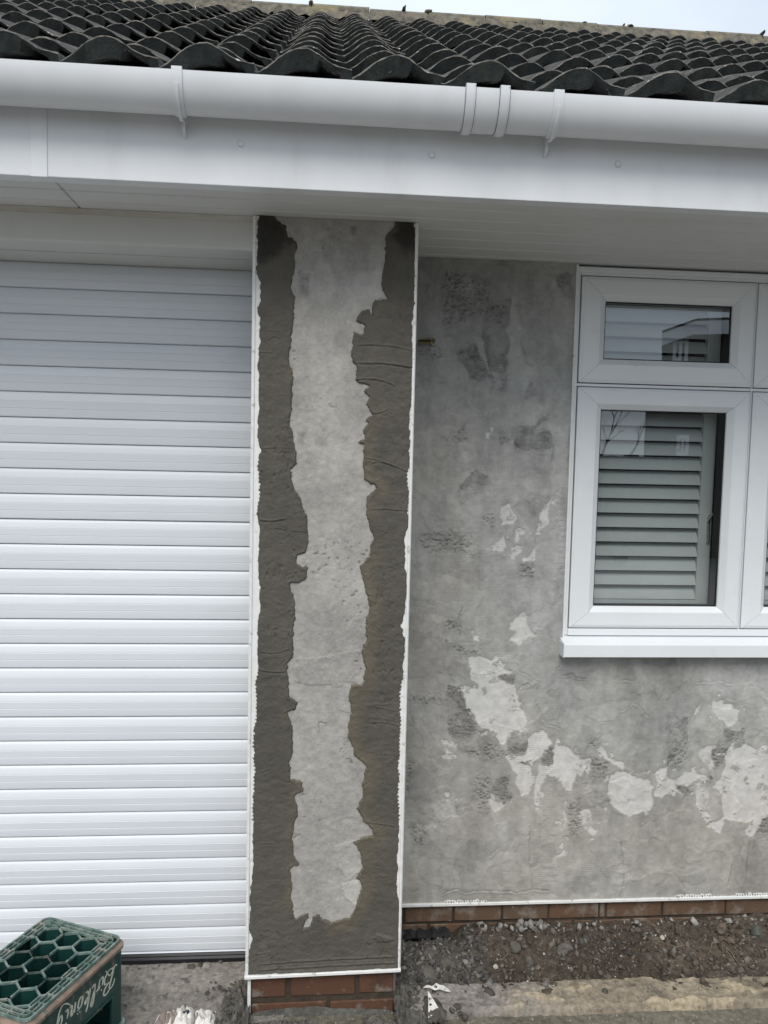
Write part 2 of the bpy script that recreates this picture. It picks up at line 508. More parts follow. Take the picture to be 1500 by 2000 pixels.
# ------------------------------------------------------------------ ground
def heightfield_z(name, x0, x1, y0, y1, step, fn, mat, kind='structure'):
    nx, ny = int((x1 - x0) / step) + 1, int((y1 - y0) / step) + 1
    X, Yy = np.meshgrid(np.linspace(x0, x1, nx), np.linspace(y0, y1, ny))
    z, col = fn(X, Yy)
    v = np.stack([X, Yy, z], -1).reshape(-1, 3)
    o = obj(name, mesh_np(name, v, grid_faces(nx, ny), col.reshape(-1, 3)), mat)
    tag(o, kind=kind)
    return o

gb = MB()
gb.add([(-80, -80, -0.035), (80, -80, -0.035), (80, 2.9, -0.035), (-80, 2.9, -0.035)], [(0, 1, 2, 3)])
tag(gb.build('ground', M['ground']), kind='structure')
gb = MB()
gb.add([(-80, 2.9, -0.035), (80, 2.9, -0.035), (80, 90, -0.035), (-80, 90, -0.035)], [(0, 1, 2, 3)])
tag(gb.build('back_ground', M['ground']), kind='structure')

def slab_fn(X, Y):
    h = 0.006 * fbm(X, Y, 6, 4, 3) + 0.003 * fbm(X, Y, 60, 3, 5)
    pits = fbm(X, Y, 45, 3, 9)
    h -= 0.006 * sstep(0.45, 0.7, pits)
    edge = 2.545 + 0.02 * fbm(X, X * 0, 6, 3, 31)        # cold joint across the threshold
    h += 0.010 * sstep(-0.006, 0.006, Y - edge) - 0.006 * np.exp(-((Y - edge) / 0.004) ** 2)
    t = fbm(X, Y, 5, 5, 21)
    base = 0.185 + 0.045 * t + 0.04 * sstep(-0.01, 0.03, Y - edge)
    c = np.stack([base * 1.05, base * 0.97, base * 0.86], -1)
    lum = sstep(0.38, 0.6, fbm(X, Y, 70, 2, 41))
    c = c * (1 - 0.45 * lum[..., None])
    return h, c
heightfield_z('garage_threshold', -1.75, -0.10, 1.95, 2.72, 0.005, slab_fn, M['ground_fine'])

def path_fn(X, Y):
    h = 0.005 * fbm(X, Y, 7, 4, 53) + 0.003 * fbm(X, Y, 60, 3, 55)
    h = h - 0.012
    t = fbm(X, Y, 6, 5, 61)
    base = 0.130 + 0.04 * t
    c = np.stack([base * 1.06, base * 0.97, base * 0.76], -1)
    return h, c
heightfield_z('path', -0.10, 2.6, 1.95, 2.42, 0.005, path_fn, M['ground_fine'])

def kerb_line(X):
    return 2.372 + 0.006 * fbm(X, X * 0, 5, 3, 77), 2.497 + 0.012 * fbm(X, X * 0, 4, 3, 79)

def haunch_fn(X, Y):
    a, b = kerb_line(X)
    h = 0.016 + 0.006 * fbm(X, Y, 9, 4, 63) + 0.004 * fbm(X, Y, 40, 3, 65)
    cr = fbm(X * 0.35 + Y * 0.2, Y, 26, 4, 67)
    h += 0.004 * sstep(0.1, 0.3, cr)
    h -= 0.05 * (1 - sstep(-0.004, 0.012, Y - a))
    h -= 0.06 * sstep(0.0, 0.05, Y - b)
    t = fbm(X, Y, 7, 5, 71)
    base = 0.235 + 0.06 * t
    left = sstep(0.95, 0.55, X)
    c = np.stack([base * (1.10 - 0.1 * left), base * (0.93 - 0.02 * left), base * (0.70 + 0.12 * left)], -1)
    crk = fbm(X * 0.5, Y, 70, 4, 69)
    pale = sstep(0.20, 0.27, cr + 0.25 * crk) * sstep(0.55, 0.8, X)
    h += 0.0025 * pale + 0.002 * crk
    c = c * (1 - pale[..., None]) + pale[..., None] * np.array([0.36, 0.30, 0.21])
    dk = sstep(0.15, 0.4, fbm(X, Y, 12, 5, 73, 0.65))
    return h, c * (1 - 0.35 * dk[..., None])
heightfield_z('concrete_haunch', 0.30, 2.5, 2.33, 2.56, 0.004, haunch_fn, M['ground_fine'])

def soil_h(X, Y):
    a, b = kerb_line(X)
    t = np.clip((Y - b) / (2.79 - b), 0, 1)
    h = 0.004 + 0.038 * t ** 0.8 + 0.010 * np.sin(t * 3.0)
    heap = np.exp(-((X - 0.40) / 0.16) ** 2 - ((Y - 2.62) / 0.14) ** 2)
    h = h + 0.022 * heap * sstep(2.73, 2.68, Y)
    h = h - 0.032 * sstep(0.58, 0.52, X) * sstep(2.69, 2.73, Y)      # scraped out round the membrane
    h = h + 0.014 * fbm(X, Y, 9, 4, 81) + 0.010 * fbm(X, Y, 40, 4, 83) + 0.014 * np.maximum(0, fbm(X, Y, 24, 3, 85))
    return h

def soil_fn(X, Y):
    h = soil_h(X, Y)
    t = fbm(X, Y, 6, 5, 91)
    base = 0.046 + 0.030 * t + 0.02 * fbm(X, Y, 60, 3, 95)
    base = np.clip(base, 0.012, 0.2)
    grey = sstep(0.68, 0.38, X + 0.1 * fbm(X, Y, 8, 3, 97)) * 0.85
    c = np.stack([base * 1.26, base * 1.01, base * 0.77], -1)
    c = c * (1 - grey[..., None]) + grey[..., None] * np.stack([base * 1.7, base * 1.6, base * 1.48], -1)
    c = c * (1 + 0.35 * sstep(0.9, 1.5, X) * sstep(0.1, 0.3, t + 0.3))[..., None]
    return h, c
heightfield_z('soil_bed', 0.27, 2.5, 2.44, 2.80, 0.004, soil_fn, M['soil'])

# ------------------------------------------------------------------ the bungalow
house = empty('bungalow', (0, 0, 0))
tag(house, 'bungalow front with white roller garage door, half rendered pillar, white window and dark tiled roof', 'bungalow')

# --- pillar ---------------------------------------------------------------------------------------
PXL, PXR = -0.2225, 0.2785
PZ0 = 0.150
mb = MB()
mb.box(PXL + 0.006, PXR - 0.006, YP + 0.012, YW + 0.25, PZ0 + 0.004, ZS + 0.12)
mb.box(PXL + 0.010, PXR - 0.010, YP + 0.040, YW + 0.25, -0.03, PZ0 + 0.003)
pillar = mb.build('pillar', M['core'], house)

Z7 = lambda p: pxpoly(p, 470, 400, 3.3324, YP)
Z8 = lambda p: pxpoly(p, 470, 1000, 2.2216, YP)
dry_left7 = [(205, 60), (290, 130), (310, 205), (370, 235), (355, 310), (345, 440), (325, 520), (350, 600), (355, 700), (345, 770), (330, 860), (322, 1000), (340, 1130), (340, 1230), (325, 1330), (318, 1420), (345, 1480), (355, 1580), (370, 1690), (330, 1720), (330, 1790), (360, 1860), (395, 1930), (420, 1995)]
dry_8 = [(288, 20), (298, 130), (285, 180), (246, 190), (250, 228), (290, 235), (295, 265), (280, 300), (222, 312), (235, 380), (240, 450), (228, 560), (235, 620), (205, 660), (215, 760), (215, 800), (245, 820), (240, 860), (205, 870), (225, 930), (230, 1030), (217, 1090), (222, 1160), (270, 1165), (270, 1210), (235, 1230), (250, 1290), (235, 1340), (222, 1420), (235, 1490), (260, 1530), (218, 1545), (225, 1640), (225, 1720), (235, 1760), (290, 1735), (297, 1765), (268, 1800), (300, 1792), (312, 1755), (335, 1745), (345, 1762), (390, 1777), (470, 1757), (490, 1730), (500, 1700), (520, 1650), (525, 1610), (505, 1590), (520, 1540), (525, 1490), (500, 1450), (480, 1430), (575, 1400), (570, 1375), (530, 1340), (500, 1290), (525, 1230), (530, 1150), (545, 1100), (495, 1060), (470, 980), (465, 930), (480, 870), (468, 800), (480, 745), (530, 745), (540, 680), (525, 600), (548, 560), (540, 480), (555, 410), (538, 330), (520, 260), (510, 235), (555, 190), (560, 150), (575, 110), (560, 70), (547, 10)]
dry_right7 = [(825, 1900), (885, 1840), (795, 1780), (795, 1700), (795, 1570), (755, 1550), (805, 1520), (800, 1450), (835, 1420), (810, 1390), (850, 1355), (810, 1300), (830, 1250), (800, 1210), (835, 1180), (745, 1140), (750, 1070), (730, 1010), (718, 960), (735, 830), (790, 845), (800, 790), (745, 760), (785, 690), (845, 680), (860, 720), (855, 670), (870, 620), (960, 620), (940, 580), (918, 520), (925, 430), (935, 350), (945, 260), (930, 220), (985, 150), (1000, 80)]
DRY = Z7(dry_left7) + Z8(dry_8) + Z7(dry_right7)
out_l = Z7([(118, 55), (110, 200), (103, 300), (100, 450), (128, 510), (120, 580), (130, 620), (108, 690), (118, 760), (115, 900), (112, 1100), (120, 1250), (115, 1350), (108, 1500), (125, 1600), (110, 1650), (115, 1800), (110, 1980)]) + Z8([(72, 20), (78, 100), (75, 200), (80, 340), (75, 500), (72, 620), (75, 690), (65, 740), (62, 900), (55, 1040), (60, 1130), (50, 1300), (55, 1450), (50, 1560), (38, 1700), (35, 1800), (50, 1850), (34, 1900), (26, 1960), (22, 2060)])
out_r = Z8([(692, 2040), (695, 1760), (690, 1700), (678, 1620), (685, 1560), (680, 1480), (688, 1340), (685, 1230), (688, 1100), (690, 1000), (695, 930), (695, 790), (708, 680), (715, 560), (700, 490), (712, 450), (718, 300), (710, 200), (715, 100), (735, 30), (728, 0)]) + Z7([(1095, 1900), (1085, 1750), (1100, 1700), (1105, 1500), (1105, 1350), (1120, 1200), (1115, 1120), (1138, 1050), (1115, 880), (1120, 700), (1145, 620), (1138, 480), (1140, 60)])
WETOUT = out_l + out_r

step = 0.0025
nx, nz = int((PXR - PXL) / step) + 1, int((ZS - PZ0) / step) + 1
X, Z = np.meshgrid(np.linspace(PXL + 0.004, PXR - 0.004, nx), np.linspace(PZ0, ZS - 0.001, nz))
wx = 0.0055 * fbm(X, Z, 95, 4, 101, 0.6) + 0.005 * fbm(X, Z, 30, 2, 103)
wz = 0.0055 * fbm(X, Z, 95, 4, 105, 0.6) + 0.005 * fbm(X, Z, 30, 2, 107)
d_dry = sdf(X + wx, Z + wz, DRY, 0.3)               # <0 in the dry strip
tooth = 0.0022 * np.sin(Z * 2 * math.pi / 0.0125) * sstep(0.1, 0.35, fbm(X * 0, Z, 4, 2, 108)) + 0.0035 * fbm(X, Z, 75, 3, 109) + 0.003 * fbm(X * 0, Z, 14, 2, 110)
d_out = sdf(X + 0.7 * wx + tooth, Z, WETOUT, 0.3)   # <0 inside wet outline
# dry base coat
hd = 0.0016 * fbm(X, Z, 14, 4, 111) + 0.0014 * fbm(X, Z, 70, 3, 113)
pits = sstep(0.45, 0.62, fbm(X, Z, 85, 2, 115))
hd = hd - 0.0022 * pits * sstep(0.05, 0.3, fbm(X, Z, 8, 2, 117))
t1, t2, t3 = fbm(X, Z, 7, 5, 121), fbm(X * 1.6, Z, 16, 4, 123), fbm(X, Z, 55, 3, 125)
tone = 0.335 + 0.070 * t1 + 0.050 * t2 + 0.03 * t3
tone = tone + 0.05 * sstep(0.55, 0.25, Z)
tone = tone + 0.035 * fbm(X, Z, 190, 2, 127) + 0.03 * np.abs(fbm(X, Z * 0.6, 11, 4, 128))
mesh_lines = np.sin(Z * 2 * math.pi / 0.0065) * np.sin(X * 2 * math.pi / 0.0065)
tone = tone * (1 + 0.035 * mesh_lines * sstep(-0.1, 0.2, t2))
tone = tone * (1 - 0.30 * pits * sstep(0.0, 0.3, fbm(X, Z, 8, 2, 117)))
# hand-placed smears on the dry strip
for pts, dt in (([(440, 470), (520, 375), (600, 400), (620, 560), (520, 640), (440, 580)], 0.04),
                ([(730, 430), (930, 430), (930, 600), (780, 620), (740, 540)], 0.045),
                ([(510, 210), (700, 180), (830, 260), (830, 430), (640, 500), (540, 330)], -0.035),
                ([(500, 830), (620, 790), (720, 850), (710, 1000), (500, 1010)], -0.025),
                ([(370, 450), (440, 450), (440, 590), (390, 580)], -0.06),
                ([(370, 1480), (420, 1480), (420, 1560), (380, 1560)], -0.10),
                ([(715, 140), (748, 140), (750, 200), (712, 195)], -0.12),
                ([(490, 1530), (560, 1520), (570, 1570), (500, 1590)], -0.05)):
    tone = tone + dt * sstep(0.006, -0.004, sdf(X + wx, Z + wz, Z7(pts), 0.05))
for pts, dt in (([(410, 1450), (520, 1420), (520, 1560), (470, 1600), (420, 1540)], 0.03),
                ([(440, 1610), (515, 1600), (520, 1650), (495, 1715), (450, 1660)], 0.06),
                ([(430, 740), (480, 750), (475, 870), (420, 860)], 0.035),
                ([(240, 640), (520, 600), (520, 700), (430, 760), (250, 740)], -0.02)):
    s_ = sdf(X + wx, Z + wz, Z8(pts), 0.05)
    tone = tone + dt * sstep(0.004, -0.003, s_)
    hd = hd + 0.0018 * sstep(0.002, -0.002, s_)
cd = np.stack([tone * 1.02, tone * 0.99, tone * 0.925], -1)
v = np.stack([X, YP - hd, Z], -1).reshape(-1, 3)
vv, ff, cc = compact(v, grid_faces(nx, nz, d_dry < 0.03), cd.reshape(-1, 3))
obj('dry_render', mesh_np('dry_render', vv, ff, cc), M['dry'], pillar)
# wet mortar troweled over both edges and the foot
blobs = np.zeros_like(X)
for (bx, by, br) in ((575, 270, 0), ):
    pass
hw = 0.0045 + 0.0020 * fbm(X, Z, 9, 3, 131) + 0.0013 * fbm(X * 0.6, Z, 60, 3, 133)
# trowel drags: near-horizontal ridges
def ridge_line(p0, p1, bow, amp, wid, sc7=True):
    global hw
    pts = Z7([p0, p1]) if sc7 else Z8([p0, p1])
    (ax, az), (bx, bz) = pts
    tt = np.clip((X - ax) / (bx - ax), 0, 1)
    zl = az + (bz - az) * tt + bow * 4 * tt * (1 - tt) + 0.0015 * fbm(X, X * 0, 30, 3, int(abs(p0[1])) + 5)
    inb = sstep(0, 0.08, tt) * sstep(1, 0.92, tt) * ((X >= min(ax, bx)) & (X <= max(ax, bx)))
    hw = hw + amp * inb * (np.exp(-((Z - zl) / wid) ** 2) - 0.9 * np.exp(-((Z - zl + 1.6 * wid) / wid) ** 2))
for a in (((745, 915), (1125, 950), 0.008, 0.0022, 0.0024), ((750, 1030), (1135, 1062), 0.006, 0.0030, 0.0026), ((950, 485), (1110, 500), 0.004, 0.0014, 0.002),
          ((800, 1640), (1090, 1740), 0.006, 0.0022, 0.002), ((850, 1680), (1000, 1700), 0.006, 0.002, 0.002), ((740, 1140), (1010, 1180), 0.012, 0.0024, 0.0024),
          ((850, 1980), (1080, 1990), 0.002, 0.0022, 0.002), ((820, 1350), (960, 1330), -0.006, 0.0018, 0.002), ((120, 960), (220, 965), 0.001, 0.0018, 0.002),
          ((130, 1590), (240, 1580), 0.002, 0.0016, 0.002)):
    ridge_line(*a)
for a in (((75, 30), (200, 25), -0.006, 0.0026, 0.0024), ((80, 600), (215, 590), -0.010, 0.0016, 0.002), ((75, 680), (200, 690), -0.004, 0.0024, 0.0024),
          ((60, 1130), (130, 1110), -0.003, 0.0014, 0.002), ((80, 1435), (150, 1435), 0, 0.0014, 0.002), ((530, 1340), (680, 1365), 0.001, 0.002, 0.002),
          ((60, 1915), (115, 1905), -0.003, 0.0022, 0.002), ((70, 1960), (690, 1925), 0.004, 0.0026, 0.0030), ((60, 1985), (690, 1950), 0.002, 0.0026, 0.0032), ((30, 2010), (690, 1972), 0.003, 0.002, 0.0028)):
    ridge_line(*a, sc7=False)
rs_ = random.Random(5)
for q in range(16):
    zc = rs_.uniform(40, 1960)
    if rs_.random() < .45:
        ridge_line((rs_.uniform(118, 200), zc), (rs_.uniform(230, 330), zc + rs_.uniform(-40, 40)), rs_.uniform(-.006, .008), rs_.uniform(.0006, .0014), rs_.uniform(.0016, .003), sc7=rs_.random() < .5)
    else:
        ridge_line((rs_.uniform(540, 600), zc * .85), (rs_.uniform(630, 700), zc * .85 + rs_.uniform(-20, 30)), rs_.uniform(-.004, .008), rs_.uniform(.0006, .0015), rs_.uniform(.0016, .003), sc7=False)
hw = hw + 0.0012 * fbm(X * 1.2, Z * 3, 6, 3, 143) + 0.0009 * fbm(X, Z, 130, 2, 145)
# the stuck-on lump near the foot and scuffed texture next to the beads
lump = sdf(X + wx, Z + wz, Z8([(572, 1845), (585, 1825), (640, 1835), (668, 1850), (630, 1862), (585, 1862)]), 0.05)
hw = hw + 0.005 * sstep(0.001, -0.004, lump)
scuff = sstep(0.32, 0.55, fbm(X * 2.4, Z, 42, 3, 137)) * sstep(0.13, 0.09, np.minimum(np.abs(X - (PXL + 0.05)), np.abs(X - (PXR - 0.05)) + 0.04)) * sstep(0.0, 0.4, fbm(X, Z, 5, 2, 139))
hw = hw - 0.0028 * scuff
lip = np.exp(-((d_dry - 0.006) / 0.005) ** 2)
hw = hw + 0.0022 * lip * (0.5 + 0.5 * fbm(X, Z, 50, 3, 141))
edge_f = sstep(-0.0006, 0.0045, d_dry) * sstep(0.0006, -0.0022, d_out)
hw = -0.0012 + (hw + 0.0012) * edge_f
tw = fbm(X, Z, 6, 4, 151)
olive = sstep(0.060, 0.012, d_dry) * sstep(0.02, 0.06, X) * sstep(-0.35, 0.35, fbm(X, Z, 5, 3, 153) + 0.25)
olive2 = sstep(0.035, 0.008, d_dry) * sstep(0.0, -0.05, X) * sstep(0.0, 0.5, fbm(X, Z, 4, 3, 155))
olive = np.clip(olive + olive2, 0, 1)
wb = np.stack([0.090 + 0.013 * tw, 0.083 + 0.0115 * tw, 0.070 + 0.009 * tw], -1)
ol = np.array([0.130, 0.112, 0.080])
cw = wb * (1 - 0.75 * olive[..., None]) + 0.75 * olive[..., None] * ol
cw = cw * (1 + 0.18 * sstep(0.4, 0.12, Z) * (0.5 + 0.5 * fbm(X, Z, 3, 3, 157)))[..., None]
corner_shade = np.zeros_like(X)          # shade under the soffit, painted into the mortar at the two top corners
for pts in ([(100, 50), (205, 50), (285, 105), (310, 200), (360, 240), (230, 330), (100, 380)], [(1025, 70), (1150, 60), (1145, 320), (1040, 300), (985, 220), (1010, 160)]):
    corner_shade = np.maximum(corner_shade, sstep(0.016, -0.018, sdf(X + 2 * wx, Z + 2 * wz, Z7(pts), 0.06)))
cw = cw * (1 - 0.62 * corner_shade[..., None])
v = np.stack([X, YP - hw, Z], -1).reshape(-1, 3)
vv, ff, cc = compact(v, grid_faces(nx, nz, (d_dry > -0.001) & (d_out < 0.001)), cw.reshape(-1, 3))
obj('wet_render', mesh_np('wet_render', vv, ff, cc), M['wet'], pillar, 'dark wet mortar band troweled down both pillar edges')
# beads: angle bead noses with perforated wings lying under the mortar
for sx in (-1, 1):
    b = MB()
    x_in = PXL + 0.034 if sx < 0 else PXR - 0.034
    xo = PXL if sx < 0 else PXR
    b.box(min(xo, x_in), max(xo, x_in), YP - 0.0012, YP + 0.010, PZ0 + 0.004, ZS - 0.002)
    nose = MB()
    b.tube([(xo - sx * 0.0045, YP - 0.0020, PZ0 - 0.002), (xo - sx * 0.0045, YP - 0.0020, ZS - 0.002)], 0.0048, 10)
    b.box(xo - 0.0016, xo + 0.0016, YP, YP + 0.045, PZ0, ZS - 0.002)
    b.build('corner_bead', M['bead'], pillar)
b = MB()
pl, pr = at(477, 1911, YP - 0.01), at(783, 1896, YP - 0.01)
b.hexa([(pl[0], YP - 0.012, pl[2] - 0.004), (pr[0], YP - 0.012, pr[2] - 0.004), (pr[0], YP + 0.02, pr[2] - 0.004), (pl[0], YP + 0.02, pl[2] - 0.004),
        (pl[0], YP - 0.012, pl[2] + 0.006), (pr[0], YP - 0.012, pr[2] + 0.006), (pr[0], YP + 0.02, pr[2] + 0.006), (pl[0], YP + 0.02, pl[2] + 0.006)])
b.build('stop_bead', M['bead'], pillar, bevel=0.0012)
b = MB()
q0, q1 = at(487, 1915, YP + 0.01), at(487, 1976, YP + 0.01)
b.box(q0[0] - 0.005, q0[0] + 0.005, YP + 0.003, YP + 0.013, q1[2], q0[2])
b.build('bead_offcut', M['bead'], pillar)

# brick helper: one brick = a slightly uneven box with rounded arrises, its own object
def brick(x0, x1, y0, y1, z0, z1, mat, parent):
    bm = bmesh.new()
    bmesh.ops.create_cube(bm, size=1.0)
    for v_ in bm.verts:
        v_.co = Vector((x0 + (v_.co.x + .5) * (x1 - x0), y0 + (v_.co.y + .5) * (y1 - y0), z0 + (v_.co.z + .5) * (z1 - z0)))
        v_.co += Vector((random.uniform(-.0015, .0015), random.uniform(-.0012, .0012), random.uniform(-.0015, .0015)))
    bmesh.ops.bevel(bm, geom=bm.edges[:], offset=0.003, segments=1, affect='EDGES')
    me = bpy.data.meshes.new('brick')
    bm.to_mesh(me)
    bm.free()
    return obj('brick', me, mat, parent)
YB = YP + 0.012
def row(pxs, yt, yb, Y, mat, parent, depth=0.11, x_ref=620):
    for (a, b_) in pxs:
        p0, p1 = at(a, yb, Y), at(b_, yt, Y)
        brick(p0[0], p1[0], Y + random.uniform(0, .0025), Y + depth, p0[2], p1[2], mat, parent)
row([(490, 557.5)], 1902, 1949, YB, M['brick'], pillar)
row([(567.5, 694)], 1902, 1946.5, YB, M['brick'], pillar)
row([(702, 768)], 1900, 1941, YB, M['brick'], pillar)
row([(491, 637)], 1957, 1998, YB, M['brick'], pillar)
row([(644, 768)], 1952, 1993, YB, M['brick'], pillar)
row([(493, 560), (567, 694), (701, 768)], 2008, 2046, YB, M['brick'], pillar)
b = MB()
p0, p1 = at(489, 2050, YB + 0.006), at(768, 1905, YB + 0.006)
b.box(p0[0], p1[0], YB + 0.006, YB + 0.03, -0.03, p1[2] + 0.03)
b.build('mortar_bed', M['mortar'], pillar)
# cement slurry dried over the lower course
cx0, cx1 = at(491, 1990, YB)[0] + 0.002, at(768, 1990, YB)[0] - 0.002
cz0, cz1 = -0.03, at(620, 1956, YB)[2]
nx_c, nz_c = 150, 44
Xc, Zc = np.meshgrid(np.linspace(cx0, cx1, nx_c), np.linspace(cz0, cz1, nz_c))
topz = at(620, 1972, YB)[2] + 0.010 * fbm(Xc, Xc * 0, 14, 4, 161) + 0.012 * np.sin((Xc - cx0) * 9)
mk = Zc < topz
hc = 0.0022 + 0.0016 * fbm(Xc, Zc, 60, 4, 163) + 0.0012 * np.abs(fbm(Xc, Zc, 130, 2, 165))
tc_ = 0.12 + 0.05 * fbm(Xc, Zc, 90, 3, 167) + 0.04 * fbm(Xc, Zc, 14, 3, 169)
cc_ = np.stack([tc_ * 1.02, tc_, tc_ * 0.90], -1)
vv, ff, cc = compact(np.stack([Xc, YB - hc, Zc], -1).reshape(-1, 3), grid_faces(nx_c, nz_c, mk), cc_.reshape(-1, 3))
obj('cement_smear', mesh_np('cement_smear', vv, ff, cc), M['dry'], pillar)

# --- front wall ------------------------------------------------------------------------------------
YG = YW + 0.004                      # plane of the rendered face behind its texture
WX0, WX1 = PXR - 0.002, 2.15
wbl, wbr = at(787, 1767, YW), at(1500, 1748, YW)
WZ0 = float(wbl[2])
win_l_top, win_l_bot = at(1128, 520, YW), at(1099, 1262, YW)
WIN_X0 = float((win_l_top[0] + win_l_bot[0]) / 2)
SILL_Z = float(at(1100, 1262, YW)[2])
mb = MB()
mb.box(PXR - 0.004, XR, YG + 0.02, YG + 0.26, -0.03, SILL_Z - 0.03)
mb.box(PXR - 0.004, WIN_X0 - 0.002, YG + 0.02, YG + 0.26, SILL_Z - 0.03, ZS + 0.12)
front_wall = mb.build('front_wall', M['core'], house)

step = 0.003
nx, nz = int((WX1 - WX0) / step) + 1, int((ZS - WZ0) / step) + 1
X, Z = np.meshgrid(np.linspace(WX0, WX1, nx), np.linspace(WZ0, ZS - 0.001, nz))
wx = 0.008 * fbm(X, Z, 60, 4, 201) + 0.016 * fbm(X, Z, 17, 2, 203)
wz = 0.008 * fbm(X, Z, 60, 4, 205) + 0.016 * fbm(X, Z, 17, 2, 207)
A_ = lambda p: pxpoly(p, 790, 480, 3.0777, YW)
B_ = lambda p: pxpoly(p, 790, 1130, 3.0777, YW)
C_ = lambda p: pxpoly(p, 1080, 1270, 3.5714, YW)
def polymask(poly, soft=0.004, k=1.0):
    return sstep(soft, -soft, sdf(X + k * wx, Z + k * wz, poly, 0.05))
t1, t2, t3, t4 = fbm(X, Z, 3.2, 5, 211), fbm(X * 1.3, Z * 0.8, 9, 4, 213), fbm(X, Z, 45, 3, 215), fbm(X * 3, Z * 0.6, 8, 3, 217)
tone = 0.285 + 0.042 * t1 + 0.024 * t2 + 0.016 * t3 + 0.042 * t4
h = 0.0018 * fbm(X, Z, 6, 4, 221) + 0.0008 * fbm(X, Z, 40, 3, 223)
rough = np.zeros_like(X)
# lapped skims: crisp-edged plateaus where one pass dried before the next
for (fq, sd, dv, lo) in ((4.5, 261, -0.030, 0.10), (6.5, 262, 0.030, 0.16), (9.0, 263, -0.026, 0.18), (13.0, 264, 0.026, 0.24), (3.2, 265, 0.022, 0.05)):
    qx, qz = X + 0.05 * fbm(X, Z, 7, 3, sd + 20) + wx, Z + 0.05 * fbm(X, Z, 7, 3, sd + 30) + wz
    nn = fbm(qx, qz * 0.75, fq, 3, sd)
    mk = sstep(lo, lo + 0.035, nn) * (0.55 + 0.45 * sstep(lo + 0.5, lo, nn))
    tone = tone + 0.72 * dv * mk
    h = h + 0.0012 * mk
# overlapping trowel sweeps, each with its own slightly different dryness and a soft edge
for k in range(70):
    cx, cz = random.uniform(0.3, 2.0), random.uniform(0.2, 2.5)
    L, W_ = random.uniform(.06, .2), random.uniform(.03, .075)
    an = random.choice([math.pi / 2, math.pi / 2, 0.2, -0.3, 1.2])
    u_ = (X + wx - cx) * math.cos(an) + (Z + wz - cz) * math.sin(an)
    w_ = -(X + wx - cx) * math.sin(an) + (Z + wz - cz) * math.cos(an) + 0.6 * (u_ ** 2) * random.uniform(-2, 2)
    mk = sstep(1.0, 0.93 if k % 2 else 0.6, np.maximum(np.abs(u_) / L, np.abs(w_) / W_))
    dv = random.uniform(-0.035, 0.035)
    tone = tone + dv * mk
    h = h + 0.0007 * mk * (1 if dv > 0 else -1)
dark = [A_([(490, 300), (625, 300), (615, 760), (520, 760), (485, 620), (480, 520)]), A_([(725, 930), (735, 860), (765, 830), (797, 870), (785, 925)]), A_([(780, 1090), (835, 1000), (862, 1010), (850, 1055)]),
        A_([(310, 640), (410, 610), (500, 760), (480, 820), (400, 800)]), A_([(860, 150), (1000, 180), (1005, 320), (970, 325), (900, 210)]), A_([(560, 1110), (620, 1070), (640, 1180), (590, 1190)]),
        A_([(640, 1150), (700, 1080), (790, 1060), (780, 1120), (880, 1130), (860, 1230), (680, 1230)]), A_([(350, 1430), (430, 1350), (520, 1410), (480, 1480), (350, 1560), (310, 1500)]),
        B_([(560, 595), (600, 565), (662, 570), (650, 620), (590, 617)]), B_([(620, 930), (680, 915), (742, 920), (740, 1020), (680, 1050), (610, 1040)]), B_([(820, 1060), (860, 1010), (895, 1020), (890, 1110), (850, 1125)]),
        B_([(540, 1290), (560, 1200), (640, 1180), (640, 1310), (590, 1345)]), B_([(250, 660), (350, 650), (380, 760), (430, 860), (540, 910), (580, 1000), (400, 1060), (300, 1000), (260, 800)]), B_([(700, 1110), (740, 1080), (778, 1095), (770, 1128), (720, 1130)]),
        B_([(400, 565), (540, 570), (545, 610), (430, 605)]), C_([(865, 930), (940, 940), (975, 990), (920, 1005), (870, 960)]), C_([(1020, 900), (1110, 880), (1120, 930), (1080, 950), (1010, 920)]), C_([(800, 460), (940, 480), (930, 640), (790, 820), (790, 560)]),
        C_([(1200, 540), (1330, 560), (1350, 650), (1240, 690), (1140, 860), (1110, 700), (1180, 600)])]
for p in dark:
    mk = polymask(p, 0.003)
    mk = mk * (0.35 + 0.65 * sstep(-0.3, 0.25, fbm(X, Z, 16, 4, 267)))
    tone = tone - 0.075 * mk
    rough = np.maximum(rough, 0.75 * mk)
tone = tone - 0.030 * polymask(C_([(390, 1100), (500, 1120), (555, 1160), (690, 1095), (840, 1000), (960, 1000), (1080, 1200), (1130, 1280), (1100, 1400), (700, 1500), (450, 1500), (380, 1300)]), 0.012)
light_mid = [A_([(630, 330), (700, 420), (690, 560), (705, 680), (770, 760), (740, 860), (735, 930), (830, 960), (780, 1080), (700, 1080), (640, 1080), (620, 950), (622, 640)]),
             A_([(850, 1080), (980, 1090), (960, 1400), (930, 1500), (880, 1500), (900, 1250)]), A_([(410, 560), (490, 560), (510, 760), (440, 650)]),
             A_([(860, 1540), (930, 1480), (950, 1700), (930, 2000), (840, 2000), (800, 1800)]), B_([(780, 0), (900, 0), (890, 260), (770, 310), (760, 120)]), B_([(520, 440), (690, 440), (690, 490), (640, 520), (560, 490)]),
             C_([(980, 440), (1110, 400), (1190, 520), (1060, 560), (950, 540)]), C_([(300, 700), (480, 820), (640, 900), (400, 760)]), B_([(160, 930), (290, 920), (320, 1040), (210, 1010)]), B_([(430, 1700), (520, 1690), (500, 1790), (420, 1780)])]
for p in light_mid:
    mk = polymask(p, 0.006)
    tone = tone + 0.048 * mk
